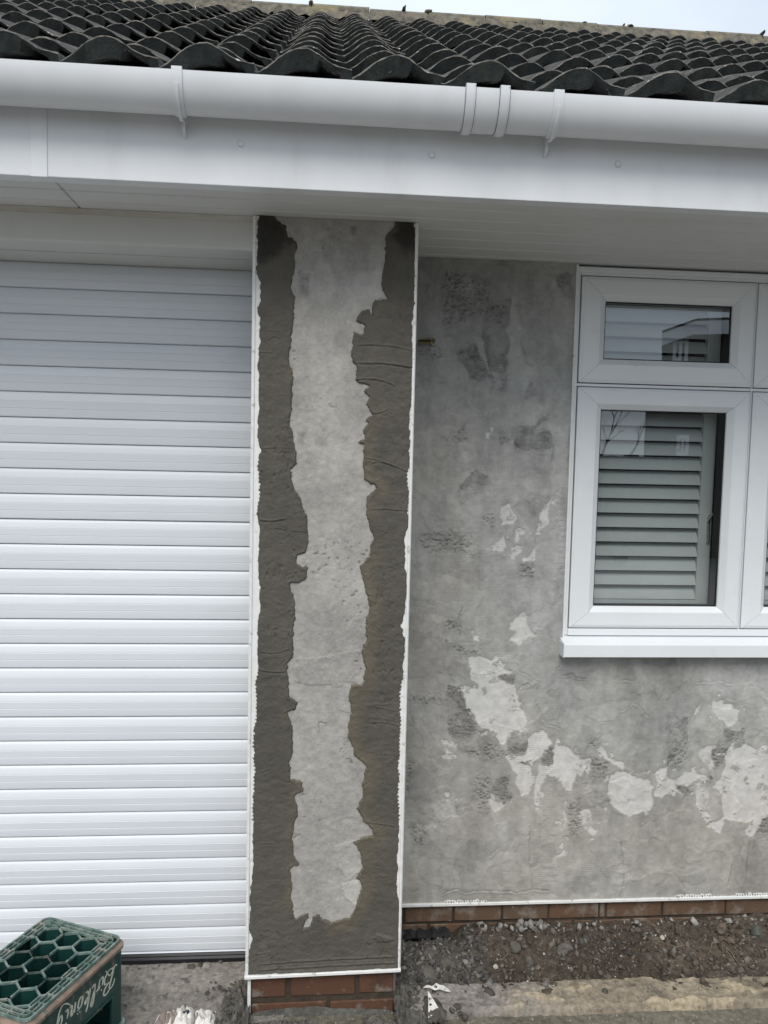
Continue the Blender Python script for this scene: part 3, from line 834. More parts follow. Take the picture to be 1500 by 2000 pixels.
light = [B_([(370, 470), (450, 465), (520, 490), (640, 545), (560, 590), (560, 620), (660, 625), (680, 680), (690, 740), (740, 850), (720, 915), (640, 915), (600, 990), (580, 990), (540, 910), (470, 900), (430, 860), (410, 790), (380, 760), (375, 690), (350, 650), (400, 655), (460, 670), (455, 625), (400, 600), (385, 540)]),
         B_([(740, 950), (825, 905), (885, 1000), (830, 1040), (790, 1070), (730, 1090), (700, 1110), (770, 1130), (780, 1200), (770, 1255), (710, 1300), (690, 1260), (665, 1190), (640, 1120), (690, 1060), (740, 1050)]),
         B_([(815, 1105), (855, 1125), (890, 1110), (905, 1010), (960, 1000), (1040, 1050), (1105, 1075), (1060, 1170), (1030, 1160), (1010, 1260), (975, 1265), (930, 1200), (850, 1175), (815, 1290), (812, 1360), (795, 1340), (795, 1230)]),
         B_([(640, 260), (690, 210), (730, 235), (760, 310), (740, 345), (680, 385), (640, 380), (680, 320), (650, 300)]), B_([(150, 1340), (250, 1310), (300, 1330), (310, 1450), (260, 1430), (215, 1460), (180, 1410)]),
         B_([(520, 1300), (545, 1330), (600, 1350), (560, 1390), (525, 1380)]), B_([(910, 1690), (940, 1600), (975, 1640), (965, 1675)]), B_([(945, 1400), (967, 1400), (960, 1530), (946, 1480)]), B_([(245, 960), (285, 1020), (310, 1050), (260, 1040)]),
         C_([(395, 860), (440, 840), (490, 850), (540, 880), (660, 905), (690, 960), (690, 1010), (685, 1090), (620, 1140), (555, 1155), (500, 1115), (420, 1085), (400, 1010)]),
         C_([(700, 1000), (730, 890), (735, 815), (795, 815), (800, 890), (860, 910), (920, 840), (985, 840), (1080, 880), (1085, 905), (1020, 900), (960, 930), (870, 930), (880, 960), (920, 1000), (840, 990), (770, 1040), (700, 1030)]),
         C_([(1110, 930), (1170, 890), (1200, 850), (1220, 720), (1255, 665), (1260, 700), (1330, 660), (1360, 655), (1440, 705), (1560, 705), (1560, 1160), (1450, 1180), (1395, 1285), (1370, 1280), (1385, 1190), (1300, 1170), (1190, 1170), (1150, 1270), (1120, 1275), (1075, 1220), (1130, 1195), (1190, 1150), (1180, 1010), (1140, 960)]),
         C_([(1130, 360), (1230, 390), (1280, 450), (1285, 500), (1230, 530), (1180, 480), (1120, 410)]), C_([(980, 430), (1020, 395), (1025, 420), (990, 440)]), C_([(1000, 740), (1030, 690), (1110, 690), (1140, 750), (1110, 850), (1060, 800)]),
         C_([(200, 1130), (260, 1100), (270, 1190), (320, 1250), (290, 1290), (240, 1250), (205, 1220)]), C_([(300, 705), (360, 705), (490, 800), (480, 840), (400, 760)]), C_([(970, 940), (1080, 950), (1080, 1050), (1040, 1110), (990, 1030)]),
         A_([(820, 1620), (860, 1540), (885, 1520), (860, 1640), (800, 1710)]), A_([(540, 1770), (600, 1740), (605, 1790), (570, 1840)]), A_([(670, 1700), (690, 1695), (705, 1760), (680, 1775)]), A_([(700, 1885), (790, 1820), (785, 1875), (720, 1900)]),
         A_([(660, 1825), (700, 1800), (712, 1830), (668, 1848)]), A_([(493, 1125), (515, 1115), (520, 1165), (495, 1168)]), A_([(600, 1560), (630, 1550), (660, 1640), (640, 1670), (590, 1665)]), B_([(420, 345), (450, 340), (460, 375), (425, 375)])]
lm = np.zeros_like(X)
dmin = np.full_like(X, 0.05)
for i, p in enumerate(light):
    dp_ = sdf(X + wx, Z + wz, p, 0.05)
    dmin = np.minimum(dmin, dp_)
    mk = sstep(0.0040, -0.0034 - 0.008 * sstep(0.0, 0.4, fbm(X, Z, 5, 2, 268)), dp_)
    amt = (0.80 if i not in (4, 14, 17) else 0.45) * (0.85 + 0.15 * sstep(-0.3, 0.1, fbm(X, Z, 16, 3, 269)))
    lm = np.maximum(lm, mk * amt)
isl = sstep(0.20, 0.27, fbm(X * 1.2, Z, 34, 4, 271, 0.6) - 9.0 * np.maximum(dmin, 0)) * (dmin < 0.04)
lm = np.maximum(lm, 0.62 * isl)
hol = sstep(0.34, 0.42, fbm(X, Z, 26, 4, 273, 0.6)) * (dmin < -0.004)
lm = lm * (1 - 0.75 * hol)
pale = 0.52 + 0.04 * t2 + 0.02 * t3
tone = tone * (1 - lm) + lm * (pale + 0.0)
tone = np.where(lm > 0, tone, tone)
h = h - 0.0022 * sstep(0.1, 0.6, lm)
rough_polys = [B_([(20, 1080), (60, 1100), (50, 1260), (10, 1270)]), B_([(380, 1040), (520, 980), (610, 1060), (560, 1100), (400, 1080)]), B_([(440, 1200), (520, 1180), (560, 1260), (500, 1400), (430, 1400)]), B_([(980, 1330), (1060, 1330), (1060, 1560), (990, 1540)]),
               B_([(220, 250), (340, 260), (330, 330), (240, 320)]), B_([(180, 350), (280, 380), (440, 430), (430, 465), (280, 415)]), B_([(680, 615), (810, 645), (800, 665), (680, 645)]), B_([(20, 700), (240, 690), (250, 740), (40, 760)]), B_([(30, 1470), (130, 1470), (130, 1600), (40, 1590)]),
               C_([(830, 630), (945, 620), (900, 835), (810, 825)]), C_([(250, 750), (385, 770), (375, 865), (260, 865)]), C_([(120, 1050), (205, 1050), (195, 1295), (110, 1285)]), C_([(240, 610), (330, 590), (310, 695), (240, 665)]), C_([(1440, 1170), (1560, 1150), (1560, 1260), (1420, 1260)]),
               A_([(320, 640), (430, 610), (560, 830), (400, 800)]), A_([(500, 330), (600, 330), (600, 460), (500, 460)]), A_([(600, 770), (640, 770), (630, 870), (570, 860)]), A_([(450, 1620), (550, 1610), (540, 1690), (460, 1680)]), A_([(220, 1160), (390, 1060), (380, 1180), (260, 1220)]),
               A_([(690, 1900), (780, 1900), (770, 2000), (700, 2000)]), A_([(100, 1730), (400, 1700), (400, 1860), (120, 1830)]), A_([(70, 590), (220, 590), (230, 660), (80, 690)]), A_([(240, 160), (520, 200), (480, 420), (220, 520)])]
for p in rough_polys:
    rough = np.maximum(rough, polymask(p, 0.012))
rg = fbm(X * 1.5, Z, 75, 3, 231)
rg2 = fbm(X, Z * 1.8, 120, 2, 233)
h = h + rough * (0.0062 * np.abs(rg) - 0.0032 * sstep(0.2, 0.45, rg2))
tone = tone + 0.022 * fbm(X, Z, 150, 2, 235) + 0.02 * fbm(X * 0.5, Z, 85, 2, 237)
tone = tone * (1 - 0.30 * rough * sstep(0.1, 0.45, rg2) - 0.10 * rough)
# imprint of the embedded reinforcing mesh
ml = np.sin(Z * 2 * math.pi / 0.0078)
mm = sstep(0.05, 0.35, fbm(X, Z, 3.5, 3, 241)) + sstep(0.36, 0.28, X) * sstep(0.1, 0.3, fbm(X, Z, 4, 2, 243) + 0.25)
mm = np.clip(mm + 0.35 * sstep(-0.2, 0.2, fbm(X, Z, 9, 3, 245)), 0, 1) * (1 - rough)
h = h + 0.0006 * ml * mm
tone = tone * (1 + 0.055 * ml * mm)
# trowel scars: thin steps
def scar(p0, p1, fnp, amp=0.0022, wid=0.0028):
    global h, tone
    (ax, az), (bx, bz) = fnp([p0, p1])
    ex, ez = bx - ax, bz - az
    L = math.hypot(ex, ez)
    u_ = ((X - ax) * ex + (Z - az) * ez) / L
    w_ = (-(X - ax) * ez + (Z - az) * ex) / L + 0.8 * wx
    inb = sstep(-0.004, 0.012, u_) * sstep(L + 0.004, L - 0.012, u_)
    h = h + inb * amp * (np.exp(-(w_ / wid) ** 2) - np.exp(-((w_ - 2 * wid) / wid) ** 2))
    tone = tone * (1 - 0.20 * inb * np.exp(-((w_ - 1.6 * wid) / wid) ** 2))
for a in (((690, 1490), (800, 1640)), ((650, 1220), (850, 1250)), ((780, 1120), (880, 1130)), ((870, 1130), (880, 1300)), ((615, 1075), (670, 1110)), ((690, 560), (720, 700)), ((720, 700), (770, 740)), ((170, 815), (260, 835)), ((620, 300), (612, 760)), ((485, 620), (515, 760))):
    scar(*a, A_)
for a in (((775, 730), (850, 890)), ((850, 890), (950, 920)), ((670, 560), (820, 640)), ((690, 690), (740, 850)), ((330, 405), (430, 400)), ((430, 400), (500, 450)), ((640, 780), (710, 785)), ((840, 640), (880, 680)), ((335, 150), (330, 320)), ((780, 300), (830, 302)),
          ((745, 1480), (760, 1870)), ((215, 1720), (222, 1870)), ((225, 1893), (880, 1885)), ((905, 60), (940, 120)), ((500, 1675), (580, 1620)), ((930, 585), (1100, 600))):
    scar(*a, B_)
for a in (((465, 440), (555, 380)), ((555, 380), (675, 490)), ((985, 232), (1135, 232)), ((1160, 232), (1260, 236)), ((470, 218), (580, 230)), ((45, 185), (240, 200)), ((468, 1330), (480, 1660)), ((1255, 1490), (1210, 1640)), ((1370, 1330), (1345, 1620)), ((30, 140), (60, 115)), ((1170, 890), (1250, 925))):
    scar(*a, C_)
# perforated bead ghosting through the skim beside the window
for (cx, cy) in [(970 + random.uniform(-6, 6), 1000 + 30 * k) for k in range(13)] + [(945 + random.uniform(-8, 8), 1480 + 32 * k) for k in range(16)] + [(920 + random.uniform(-8, 8), 1500 + 36 * k) for k in range(6)]:
    (px_, pz_), = A_([(cx, cy)])
    r_ = np.hypot(X - px_, (Z - pz_))
    ring = np.exp(-((r_ - 0.0050) / 0.0020) ** 2)
    h = h + 0.0022 * ring
    tone = tone + 0.04 * ring - 0.05 * np.exp(-(r_ / 0.003) ** 2)
# top edge stays rough against the soffit
h = h + 0.004 * sstep(ZS - 0.02, ZS - 0.005, Z) * fbm(X, Z, 50, 3, 251)
warm = sstep(-0.2, 0.5, fbm(X, Z, 2.5, 3, 253)) * 0.5 + 0.5 * sstep(0.9, 0.4, Z)
tone = np.clip(tone * 1.20, 0.08, 0.62)
cwal = np.stack([tone * (1.0 + 0.035 * warm), tone * (1.0 - 0.005 * warm), tone * (0.965 - 0.07 * warm * (1 - lm))], -1)
hole = (X > WIN_X0) & (Z > SILL_Z - 0.02)
v = np.stack([X, YW - h, Z], -1).reshape(-1, 3)
vv, ff, cc = compact(v, grid_faces(nx, nz, ~hole), cwal.reshape(-1, 3))
obj('render_coat', mesh_np('render_coat', vv, ff, cc), M['wall'], front_wall, 'blotchy grey render coat')
# plain continuation of the wall out of frame
b = MB()
b.box(WX1 - 0.002, XR, YW + 0.001, YW + 0.012, WZ0, SILL_Z - 0.022)
b.build('render_return', M['core'], front_wall)
# stop bead along the foot, with bare perforated stretches
b = MB()
b.box(PXR - 0.002, XR, YW - 0.009, YW + 0.02, WZ0 - 0.006, WZ0 + 0.0045)
wing = b
wing.build('stop_bead', M['bead'], front_wall, bevel=0.001)
for (xa, xb, n_) in ((868, 950, 16), (1318, 1392, 15), (1436, 1500, 13)):
    b, pl_ = MB(), MB()
    pa, pb = at(xa, 1757, YW), at(xb, 1757, YW)
    stp = (pb[0] - pa[0]) / n_
    for k in range(n_):
        xk, hk = pa[0] + stp * k, random.uniform(0.007, 0.0115)
        b.box(xk, xk + stp, YW - 0.0036, YW + 0.004, WZ0 + 0.0040, WZ0 + 0.004 + hk)
        r_ = random.uniform(0.0022, 0.0040)
        pl_.tube([(xk + stp * .5, YW - 0.0052 - random.uniform(0, .002), WZ0 + 0.0085 + random.uniform(-.001, .002)), (xk + stp * .62, YW, WZ0 + 0.0095)], [r_ * .75, r_], 8)
    b.build('perforated_wing', M['bead'], front_wall)
    pl_.build('mortar_plugs', M['plug'], front_wall)
# vertical bead beside the window
b = MB()
b.box(WIN_X0 - 0.0045, WIN_X0 + 0.0035, YW - 0.006, YW + 0.03, SILL_Z - 0.002, ZS - 0.004)
b.build('window_bead', M['bead'], front_wall, bevel=0.0012)
# brick plinth courses
YK = YW + 0.008
zt, zb = WZ0 - 0.004, float(at(900, 1799.5, YK)[2])
xs = [790, 886, 981, 1072, 1171, 1183, 1294, 1417, 1540, 1662]
for a, c_ in zip(xs[:-1], xs[1:]):
    brick(at(a, 1780, YK)[0] + 0.004, at(c_, 1780, YK)[0] - 0.004, YK + random.uniform(0, .003), YK + 0.11, zb, zt, M['brick2'], front_wall)
zt2, zb2 = zb - 0.012, zb - 0.082
for a, c_ in zip([740, 838, 945, 1030, 1120, 1235, 1352, 1475, 1600], [838, 945, 1030, 1120, 1235, 1352, 1475, 1600, 1720]):
    brick(max(PXR, at(a, 1810, YK)[0] + 0.005), at(c_, 1810, YK)[0] - 0.005, YK + 0.004 + random.uniform(0, .004), YK + 0.11, zb2, zt2, M['brick2'], front_wall)
b = MB()
b.box(PXR, XR, YK + 0.008, YK + 0.10, -0.03, WZ0 - 0.002)
b.build('mortar_bed', M['mortar'], front_wall)

# --- soffit ----------------------------------------------------------------------------------------
soffit = MB()
soffit.box(XL, XR, YF + 0.02, YW + 0.3, ZS + 0.020, ZS + 0.032)
soffit = soffit.build('soffit', M['underlay'], house)
jm0, jm1 = atz(95, 342, ZS), atz(157, 408, ZS)             # diagonal cut through the boards
def xcut(y):
    return jm0[0] + (jm1[0] - jm0[0]) * (y - jm0[1]) / (jm1[1] - jm0[1])
g1, g2 = atz(277, 379, ZS)[1], atz(277, 400, ZS)[1]
pitch_b = 0.100
edges_r = [YF + 0.004, g1, g2]
while edges_r[-1] < YW + 0.02:
    edges_r.append(edges_r[-1] + pitch_b)
def board(x0a, x0b, x1a, x1b, y0, y1, name='soffit_board'):
    m_ = MB()
    g = 0.0034
    m_.hexa([(x0a, y0 + g, ZS), (x1a, y0 + g, ZS), (x1b, y1 - g, ZS), (x0b, y1 - g, ZS),
             (x0a, y0 + g, ZS + 0.012), (x1a, y0 + g, ZS + 0.012), (x1b, y1 - g, ZS + 0.012), (x0b, y1 - g, ZS + 0.012)])
    return m_.build(name, M['soffit'], soffit, bevel=0.0032)
YH = 2.425                                                  # face of the door hood
for y0, y1 in zip(edges_r[:-1], edges_r[1:]):
    if y0 < YH - 0.02:
        y1c = y1
        board(xcut(y0) + 0.0012, xcut(y1c) + 0.0012, XR, XR, y0, y1c)
        board(XL, XL, xcut(y0 - 0.004) - 0.0012, xcut(y1c - 0.004) - 0.0012, y0 - 0.003, y1c - 0.003)
for y0, y1 in zip(edges_r[:-1], edges_r[1:]):
    if y0 < YH - 0.02:
        continue
    xsplit = PXR - 0.199
    board(xsplit, xsplit, XR, XR, y0, y1)

# --- fascia ----------------------------------------------------------------------------------------
FZ1 = ZS + 0.27
b = MB()
b.box(XL, XR, YF, YF + 0.018, ZS - 0.006, FZ1)
b.box(XL, XR, YF + 0.018, YF + 0.045, ZS - 0.006, ZS - 0.0015)
fascia = b.build('fascia', M['fascia'], house, bevel=0.0025, seg=2)
b = MB()
ja, jb = at(60, 280, YF), at(93, 280, YF)
b.box(ja[0], jb[0], YF - 0.0035, YF + 0.001, ZS - 0.0085, FZ1 - 0.02)
b.build('joint_trim', M['fascia'], fascia, bevel=0.0012)
for (fx, fy) in ((470.5, 281), (843.5, 303), (1207, 320.5)):
    c_ = at(fx, fy, YF)
    b = MB()
    n_ = 8
    ring = [(c_[0] + 0.0082 * math.cos(2 * math.pi * (k + .5) / n_), c_[2] + 0.0082 * math.sin(2 * math.pi * (k + .5) / n_)) for k in range(n_)]
    vs = [(x, YF - 0.0028, z) for x, z in ring] + [(x, YF + 0.001, z) for x, z in ring]
    b.add(vs, [tuple(range(n_))] + [(k, k + n_, (k + 1) % n_ + n_, (k + 1) % n_) for k in range(n_)])
    o = b.build('fixing_cap', M['fascia'], fascia, bevel=0.0008)
    b = MB()
    rr_ = [(c_[0] + 0.0096 * math.cos(2 * math.pi * k / 12), c_[2] + 0.0096 * math.sin(2 * math.pi * k / 12)) for k in range(12)]
    b.add([(x, YF - 0.0006, z) for x, z in rr_] + [(x, YF + 0.001, z) for x, z in rr_], [tuple(range(12))] + [(k, k + 12, (k + 1) % 12 + 12, (k + 1) % 12) for k in range(12)])
    b.build('cap_seat', M['caulk'], fascia)

# --- gutter ----------------------------------------------------------------------------------------
GL = YF - 0.120
zl0, zl1 = at(0, 114, GL)[2], at(1500, 206, GL)[2]
x0_, x1_ = at(0, 114, GL)[0], at(1500, 206, GL)[0]
def gz(x):
    return zl0 + (zl1 - zl0) * (x - x0_) / (x1_ - x0_)
ga = 0.058
gyc = GL + ga
m_t = (at(800, 251.5, 1.0)[2] - CAM_Z)
zc_ = gz(at(800, 162, GL)[0]) - CAM_Z
gbz = math.sqrt(max(0.001, (zc_ - m_t * gyc) ** 2 - m_t ** 2 * ga ** 2))
def gut_prof(off=0.0, a0=0.0, a1=math.pi, n=28):
    return [(gyc - (ga + off) * math.cos(a0 + (a1 - a0) * k / n), -(gbz + off) * math.sin(a0 + (a1 - a0) * k / n)) for k in range(n + 1)]
def gut_shell(m_, x0, x1, o_in, o_out, nseg=14, top=0.0):
    outer, inner = gut_prof(o_out), gut_prof(o_in)
    prof = [(outer[0][0], outer[0][1] + top)] + outer[1:] + inner[::-1]
    prof[-1] = (prof[-1][0], prof[-1][1] + top)
    xs_ = [x0 + (x1 - x0) * k / nseg for k in range(nseg + 1)]
    m_.sweep_x(prof, xs_, closed=True, dz=gz)
b = MB()
gut_shell(b, XL, XR, -0.0026, 0.0)
lipy = [(GL - 0.0005, -0.004), (GL - 0.0005, 0.003), (GL + 0.006, 0.003), (GL + 0.006, -0.001)]
gutter = b.build('gutter', M['gutter'], house, smooth=True)
def gx(px):
    return float(at(px, 160, GL)[0])
for px in (345, 1093):                                       # support brackets
    b = MB()
    xc = gx(px)
    gut_shell(b, xc - 0.013, xc + 0.013, 0.0006, 0.0042, 2, 0.006)
    b.box(xc - 0.013, xc + 0.013, GL - 0.004, GL + 0.012, gz(xc) + 0.0015, gz(xc) + 0.0065)
    # stiffening fin running under the gutter and down on to the fascia
    fin_o, fin_i = [], []
    for k in range(15):
        a_ = math.radians(22 + 100 * k / 14)
        w_ = 0.004 + 0.008 * (k / 14)
        fin_i.append((gyc - (ga + 0.003) * math.cos(a_), -(gbz + 0.003) * math.sin(a_)))
        fin_o.append((gyc - (ga + w_ + 0.003) * math.cos(a_), -(gbz + w_ + 0.003) * math.sin(a_)))
    fin_o += [(YF - 0.024, -gbz - 0.020), (YF - 0.006, -gbz - 0.034), (YF + 0.001, -gbz - 0.038)]
    fin_i += [(YF - 0.010, -gbz - 0.002), (YF - 0.004, -gbz - 0.004), (YF + 0.001, -gbz - 0.008)]
    prof = fin_o + fin_i[::-1]
    n_ = len(prof)
    vs = [(xc - 0.0036, y, z + gz(xc)) for y, z in prof] + [(xc + 0.0036, y, z + gz(xc)) for y, z in prof]
    m_ = len(fin_o)
    fs = []
    for k in range(m_ - 1):
        fs.append((k, k + 1, n_ - 2 - k, n_ - 1 - k))
        fs.append((n_ + k, n_ + n_ - 1 - k, n_ + n_ - 2 - k, n_ + k + 1))
    fs += [(k, n_ + k, n_ + (k + 1) % n_, (k + 1) % n_) for k in range(n_)]
    b.add(vs, fs)
    b.build('gutter_bracket', M['gutter'], gutter, smooth=True)
b = MB()                                                     # union joint: sleeve with two clip straps
ux0, ux1 = gx(909), gx(998)
gut_shell(b, ux0, ux1, 0.0004, 0.0036, 4)
union = b.build('gutter_union', M['gutter'], gutter, smooth=True)
for px in (920, 987):
    b = MB()
    xc = gx(px)
    gut_shell(b, xc - 0.0125, xc + 0.0125, 0.0038, 0.0062, 2, 0.006)
    gut_shell(b, xc - 0.0100, xc + 0.0080, 0.0062, 0.0082, 2, 0.006)
    b.box(xc - 0.0125, xc + 0.0125, GL - 0.007, GL + 0.012, gz(xc) + 0.0025, gz(xc) + 0.0070)
    b.build('clip_strap', M['gutter'], gutter, smooth=True)
    b = MB()
    gut_shell(b, xc - 0.0138, xc - 0.0126, 0.0037, 0.0048, 1, 0.002)
    gut_shell(b, xc + 0.0126, xc + 0.0138, 0.0037, 0.0048, 1, 0.002)
    b.build('gap_shade', M['rubber'], gutter, smooth=True)  # black rings standing in for the shaded gaps at the strap edges

# --- roof ------------------------------------------------------------------------------------------
PITCH_T = 0.588
RANG = math.atan(PITCH_T)
YE = 2.090                                  # first course lower edge
GAUGE_H = 0.270                             # horizontal advance per course
NROW = 15
P_TILE = 0.244
ze_ref = float(at(219, 81, YE)[2])           # crest height of the eaves course
CREST = 0.056
def tile_mesh(seed):
    rr = random.Random(seed)
    nseg = 24
    u0, u1 = -0.128, 0.122
    prof = []
    for k in range(nseg + 1):
        u_ = u0 + (u1 - u0) * k / nseg
        ph = 2 * math.pi * u_ / P_TILE
        w_ = 0.5 * (1 + math.cos(ph + 0.22 * math.sin(ph) ** 2))
        hgt = CREST * (w_ ** 0.92 - 0.08 * w_ * (1 - w_))
        lift = 0.014 * max(0.0, min(1.0, (u_ - 0.02) / 0.085))
        if u_ < -0.11:
            lift -= 0.004
        prof.append((u_, hgt + lift))
    L, T, tilt = 0.395, 0.015, TILT
    m_ = MB()
    N = nseg + 1
    def zz(v_):
        return tilt * (1 - v_ / L)
    rows_ = [(0.0, -0.0030), (0.003, 0.0), (L * 0.5, 0.0), (L, 0.0)]
    top = []
    for ri, (v_, dz_) in enumerate(rows_):
        for (u_, h_) in prof:
            j = rr.uniform(-0.0012, 0.0012) if ri < 2 else 0
            top.append((u_, v_ + (j if ri == 0 else 0), h_ + dz_ + zz(v_) + j))
    def thick(u_, h_):
        w_ = max(0.0, min(1.0, h_ / CREST))
        t_ = 0.030 + 0.018 * w_
        hook = max(0.0, min(1.0, (u_ - 0.026) / 0.012)) * max(0.0, min(1.0, (0.106 - u_) / 0.012))
        return t_ * (1 - hook) + 0.012 * hook
    bot = [(u_, 0.003, h_ - thick(u_, h_) + zz(0)) for (u_, h_) in prof] + [(u_, L, h_ - T + zz(L)) for (u_, h_) in prof]
    vs = top + bot
    o = len(top)
    for ri in range(3):
        fs = [(ri * N + k, ri * N + k + 1, (ri + 1) * N + k + 1, (ri + 1) * N + k) for k in range(nseg)]
        m_.add(vs if ri == 0 else [], [], 0) if ri == 0 else None
        m_.f += fs
        m_.m += [1 if ri == 0 else 0] * len(fs)
    fr = [(o + k, o + k + 1, k + 1, k) for k in range(nseg)]
    bt = [(o + k + 1, o + k, o + N + k, o + N + k + 1) for k in range(nseg)]
    m_.f += fr + bt
    m_.m += [2] * len(fr) + [0] * len(bt)
    m_.f += [(o + nseg, o + N + nseg, 3 * N + nseg, 2 * N + nseg, N + nseg, nseg), (o, 0, N, 2 * N, 3 * N, o + N)]
    m_.m += [1, 0]
    me = m_.mesh('tile', [M['tile'], M['tile_edge'], M['tile_front']], smooth=False)
    for p in me.polygons:
        p.use_smooth = p.material_index == 0
    return me
TILT = 0.056
TILES = [tile_mesh(s) for s in range(5)]
b = MB()
zu = ze_ref - CREST - 0.055
yr = YE + GAUGE_H * NROW + 0.12
zr = zu + PITCH_T * (yr - YE)
b.hexa([(XL, YE + 0.03, zu - 0.02 + 0.03 * PITCH_T), (XR, YE + 0.03, zu - 0.02 + 0.03 * PITCH_T), (XR, yr, zr - 0.02), (XL, yr, zr - 0.02),
        (XL, YE + 0.03, zu + 0.03 * PITCH_T), (XR, YE + 0.03, zu + 0.03 * PITCH_T), (XR, yr, zr), (XL, yr, zr)])
b.hexa([(XL, yr, zr - 0.02), (XR, yr, zr - 0.02), (XR, 2 * yr - YE, zu), (XL, 2 * yr - YE, zu), (XL, yr, zr), (XR, yr, zr), (XR, 2 * yr - YE, zu + 0.02), (XL, 2 * yr - YE, zu + 0.02)])
roof = b.build('roof', M['underlay'], house)
x_ref = float(at(219, 81, YE)[0])
ca, sa = math.cos(RANG), math.sin(RANG)
def place_tile(row_i, x):
    y = YE + GAUGE_H * row_i
    kick = 0.034 if row_i == 0 else 0.0
    z = ze_ref - 0.034 - CREST - TILT + PITCH_T * (y - YE) + kick
    ang = RANG - (0.085 if row_i == 0 else 0.0) + random.gauss(0, 0.006)
    o = bpy.data.objects.new('tile', random.choice(TILES))
    C.objects.link(o)
    o.parent = roof
    o.matrix_basis = Matrix.Translation((x + random.gauss(0, .002), y + random.gauss(0, .004), z + random.gauss(0, .0015))) @ Matrix.Rotation(random.gauss(0, 0.007), 4, 'Z') @ Matrix.Rotation(ang, 4, 'X') @ Matrix.Rotation(random.gauss(0, 0.008), 4, 'Y')
    return o
count_tiles = 0
extra = MB()
for ri in range(NROW):
    y = YE + GAUGE_H * ri
    zt_ = ze_ref - CAM_Z + PITCH_T * (y - YE)
    k0, k1 = int((XL - x_ref) / P_TILE) - 1, int((XR - x_ref) / P_TILE) + 1
    for k in range(k0, k1 + 1):
        x = x_ref + k * P_TILE
        if x < XL + 0.1 or x > XR - 0.1:
            continue
        d = np.array([x, y, zt_])
        ppx = 750 + FPX * (d @ _r) / (d @ _fw)
        ppy = 1000 - FPX * (d @ _u) / (d @ _fw)
        if -190 < ppx < 1690 and ppy > -60 and count_tiles < 300:
            place_tile(ri, x)
            count_tiles += 1
        else:                                             # beyond the picture: one joined mass
            z = ze_ref - 0.034 - CREST - TILT + PITCH_T * (y - YE) + (0.034 if ri == 0 else 0)
            me_ = TILES[k % 5]
            mt = Matrix.Translation((x, y, z)) @ Matrix.Rotation(RANG, 4, 'X')
            base_i = len(extra.v)
            extra.v += [tuple(mt @ v_.co) for v_ in me_.vertices]
            for p in me_.polygons:
                extra.f.append(tuple(i + base_i for i in p.vertices))
                extra.m.append(p.material_index)
if extra.f:
    o = extra.build('outer_tiles', [M['tile'], M['tile_edge'], M['tile_front']], roof)
    tag(o, kind='stuff')
# ridge tiles bedded in mortar
x = XL
while x < XR - 0.05:
    Lr = 0.45
    m_ = MB()
    prof = []
    for k in range(9):
        a_ = math.pi * k / 8
        prof.append((yr - 0.125 * math.cos(a_), zr + 0.024 + 0.080 * math.sin(a_)))
    prof_in = [(yr + (y - yr) * 0.88, zr + 0.02 + (z - zr - 0.02) * 0.86) for (y, z) in prof]
    jz = random.gauss(0, 0.006)
    m_.sweep_x(prof + prof_in[::-1], [x + 0.004, x + Lr - 0.004], closed=True, dz=lambda q, j=jz: j)
    m_.build('ridge_tile', M['ridge'], roof)
    for q in range(random.choice([0, 1, 2])):                 # squeezed-out bedding and moss clumps
        s_ = random.uniform(.006, .015)
        o = obj('ridge_mortar', lump_mesh('ridge_mortar', s_ * random.uniform(1.0, 2.2), .05, s_, random.randint(1, 900), 2, 0.6), M['ridge'], roof)
        o.location = (x + random.choice([0.0, random.uniform(0, Lr)]), yr - 0.06 + random.gauss(0, .02), zr + 0.080 + random.uniform(-.008, .004))
    x += Lr
m_ = MB()
nb = 260
vs = []
for k in range(nb + 1):
    xx = XL + (XR - XL) * k / nb
    vs += [(xx, yr - 0.17 + random.gauss(0, .010), zr - 0.055 + random.gauss(0, .006)), (xx, yr - 0.122, zr + 0.036 + random.gauss(0, .008)), (xx, yr - 0.05, zr + 0.05)]
fs = []
for k in range(nb):
    for q in range(2):
        fs.append((k * 3 + q, (k + 1) * 3 + q, (k + 1) * 3 + q + 1, k * 3 + q + 1))
m_.add(vs, fs)
m_.build('ridge_bedding', M['ridge'], roof)

# --- garage door -----------------------------------------------------------------------------------
DX0, DX1 = -4.0, PXL + 0.004
z_hi, z_lo = float(at(0, 559, YD)[2]), float(at(0, 1730, YD)[2])
SP = (z_hi - z_lo) / 24.0
b = MB()
b.box(DX0, DX1, YD + 0.03, YD + 0.05, -0.03, ZS + 0.1)
door = b.build('garage_door', M['underlay'], house)
def slat_mesh(hh):
    g = 0.0012
    pr = [(0.016, 0.0), (0.0045, g), (0.0012, 0.0035), (0.0, 0.010), (-0.0008, 0.33 * hh), (0.0004, 0.33 * hh + 0.0012), (-0.0010, 0.33 * hh + 0.0026),
          (-0.0022, 0.62 * hh), (-0.0008, 0.62 * hh + 0.0012), (-0.0018, 0.62 * hh + 0.0026), (0.0006, hh - 0.012), (0.0035, hh - 0.004), (0.0065, hh - g), (0.016, hh - g * 0.5)]
    m_ = MB()
    m_.sweep_x([(y, z) for y, z in pr], [DX0, -1.6, -1.0, -0.6, DX1], closed=True)
    me = m_.mesh('slat', M['slat'], smooth=True)
    return me
SM = slat_mesh(SP)
for k in range(-1, 27):
    z = z_hi - SP * (k + 1) + (SP if k < 0 else 0) * 0
    if k == -1:
        z = z_hi
    o = obj('slat', SM, None, door)
    o.location = (0, YD + random.gauss(0, .0006), z)
z_last = z_hi - SP * 27
zb0 = float(at(360, 1860, YD)[2])
hb = z_last - zb0
b = MB()
b.box(DX0, DX1, YD - 0.003, YD + 0.02, zb0, z_last - 0.0015)
b.build('bottom_rail', M['slat'], door, bevel=0.002)
b = MB()
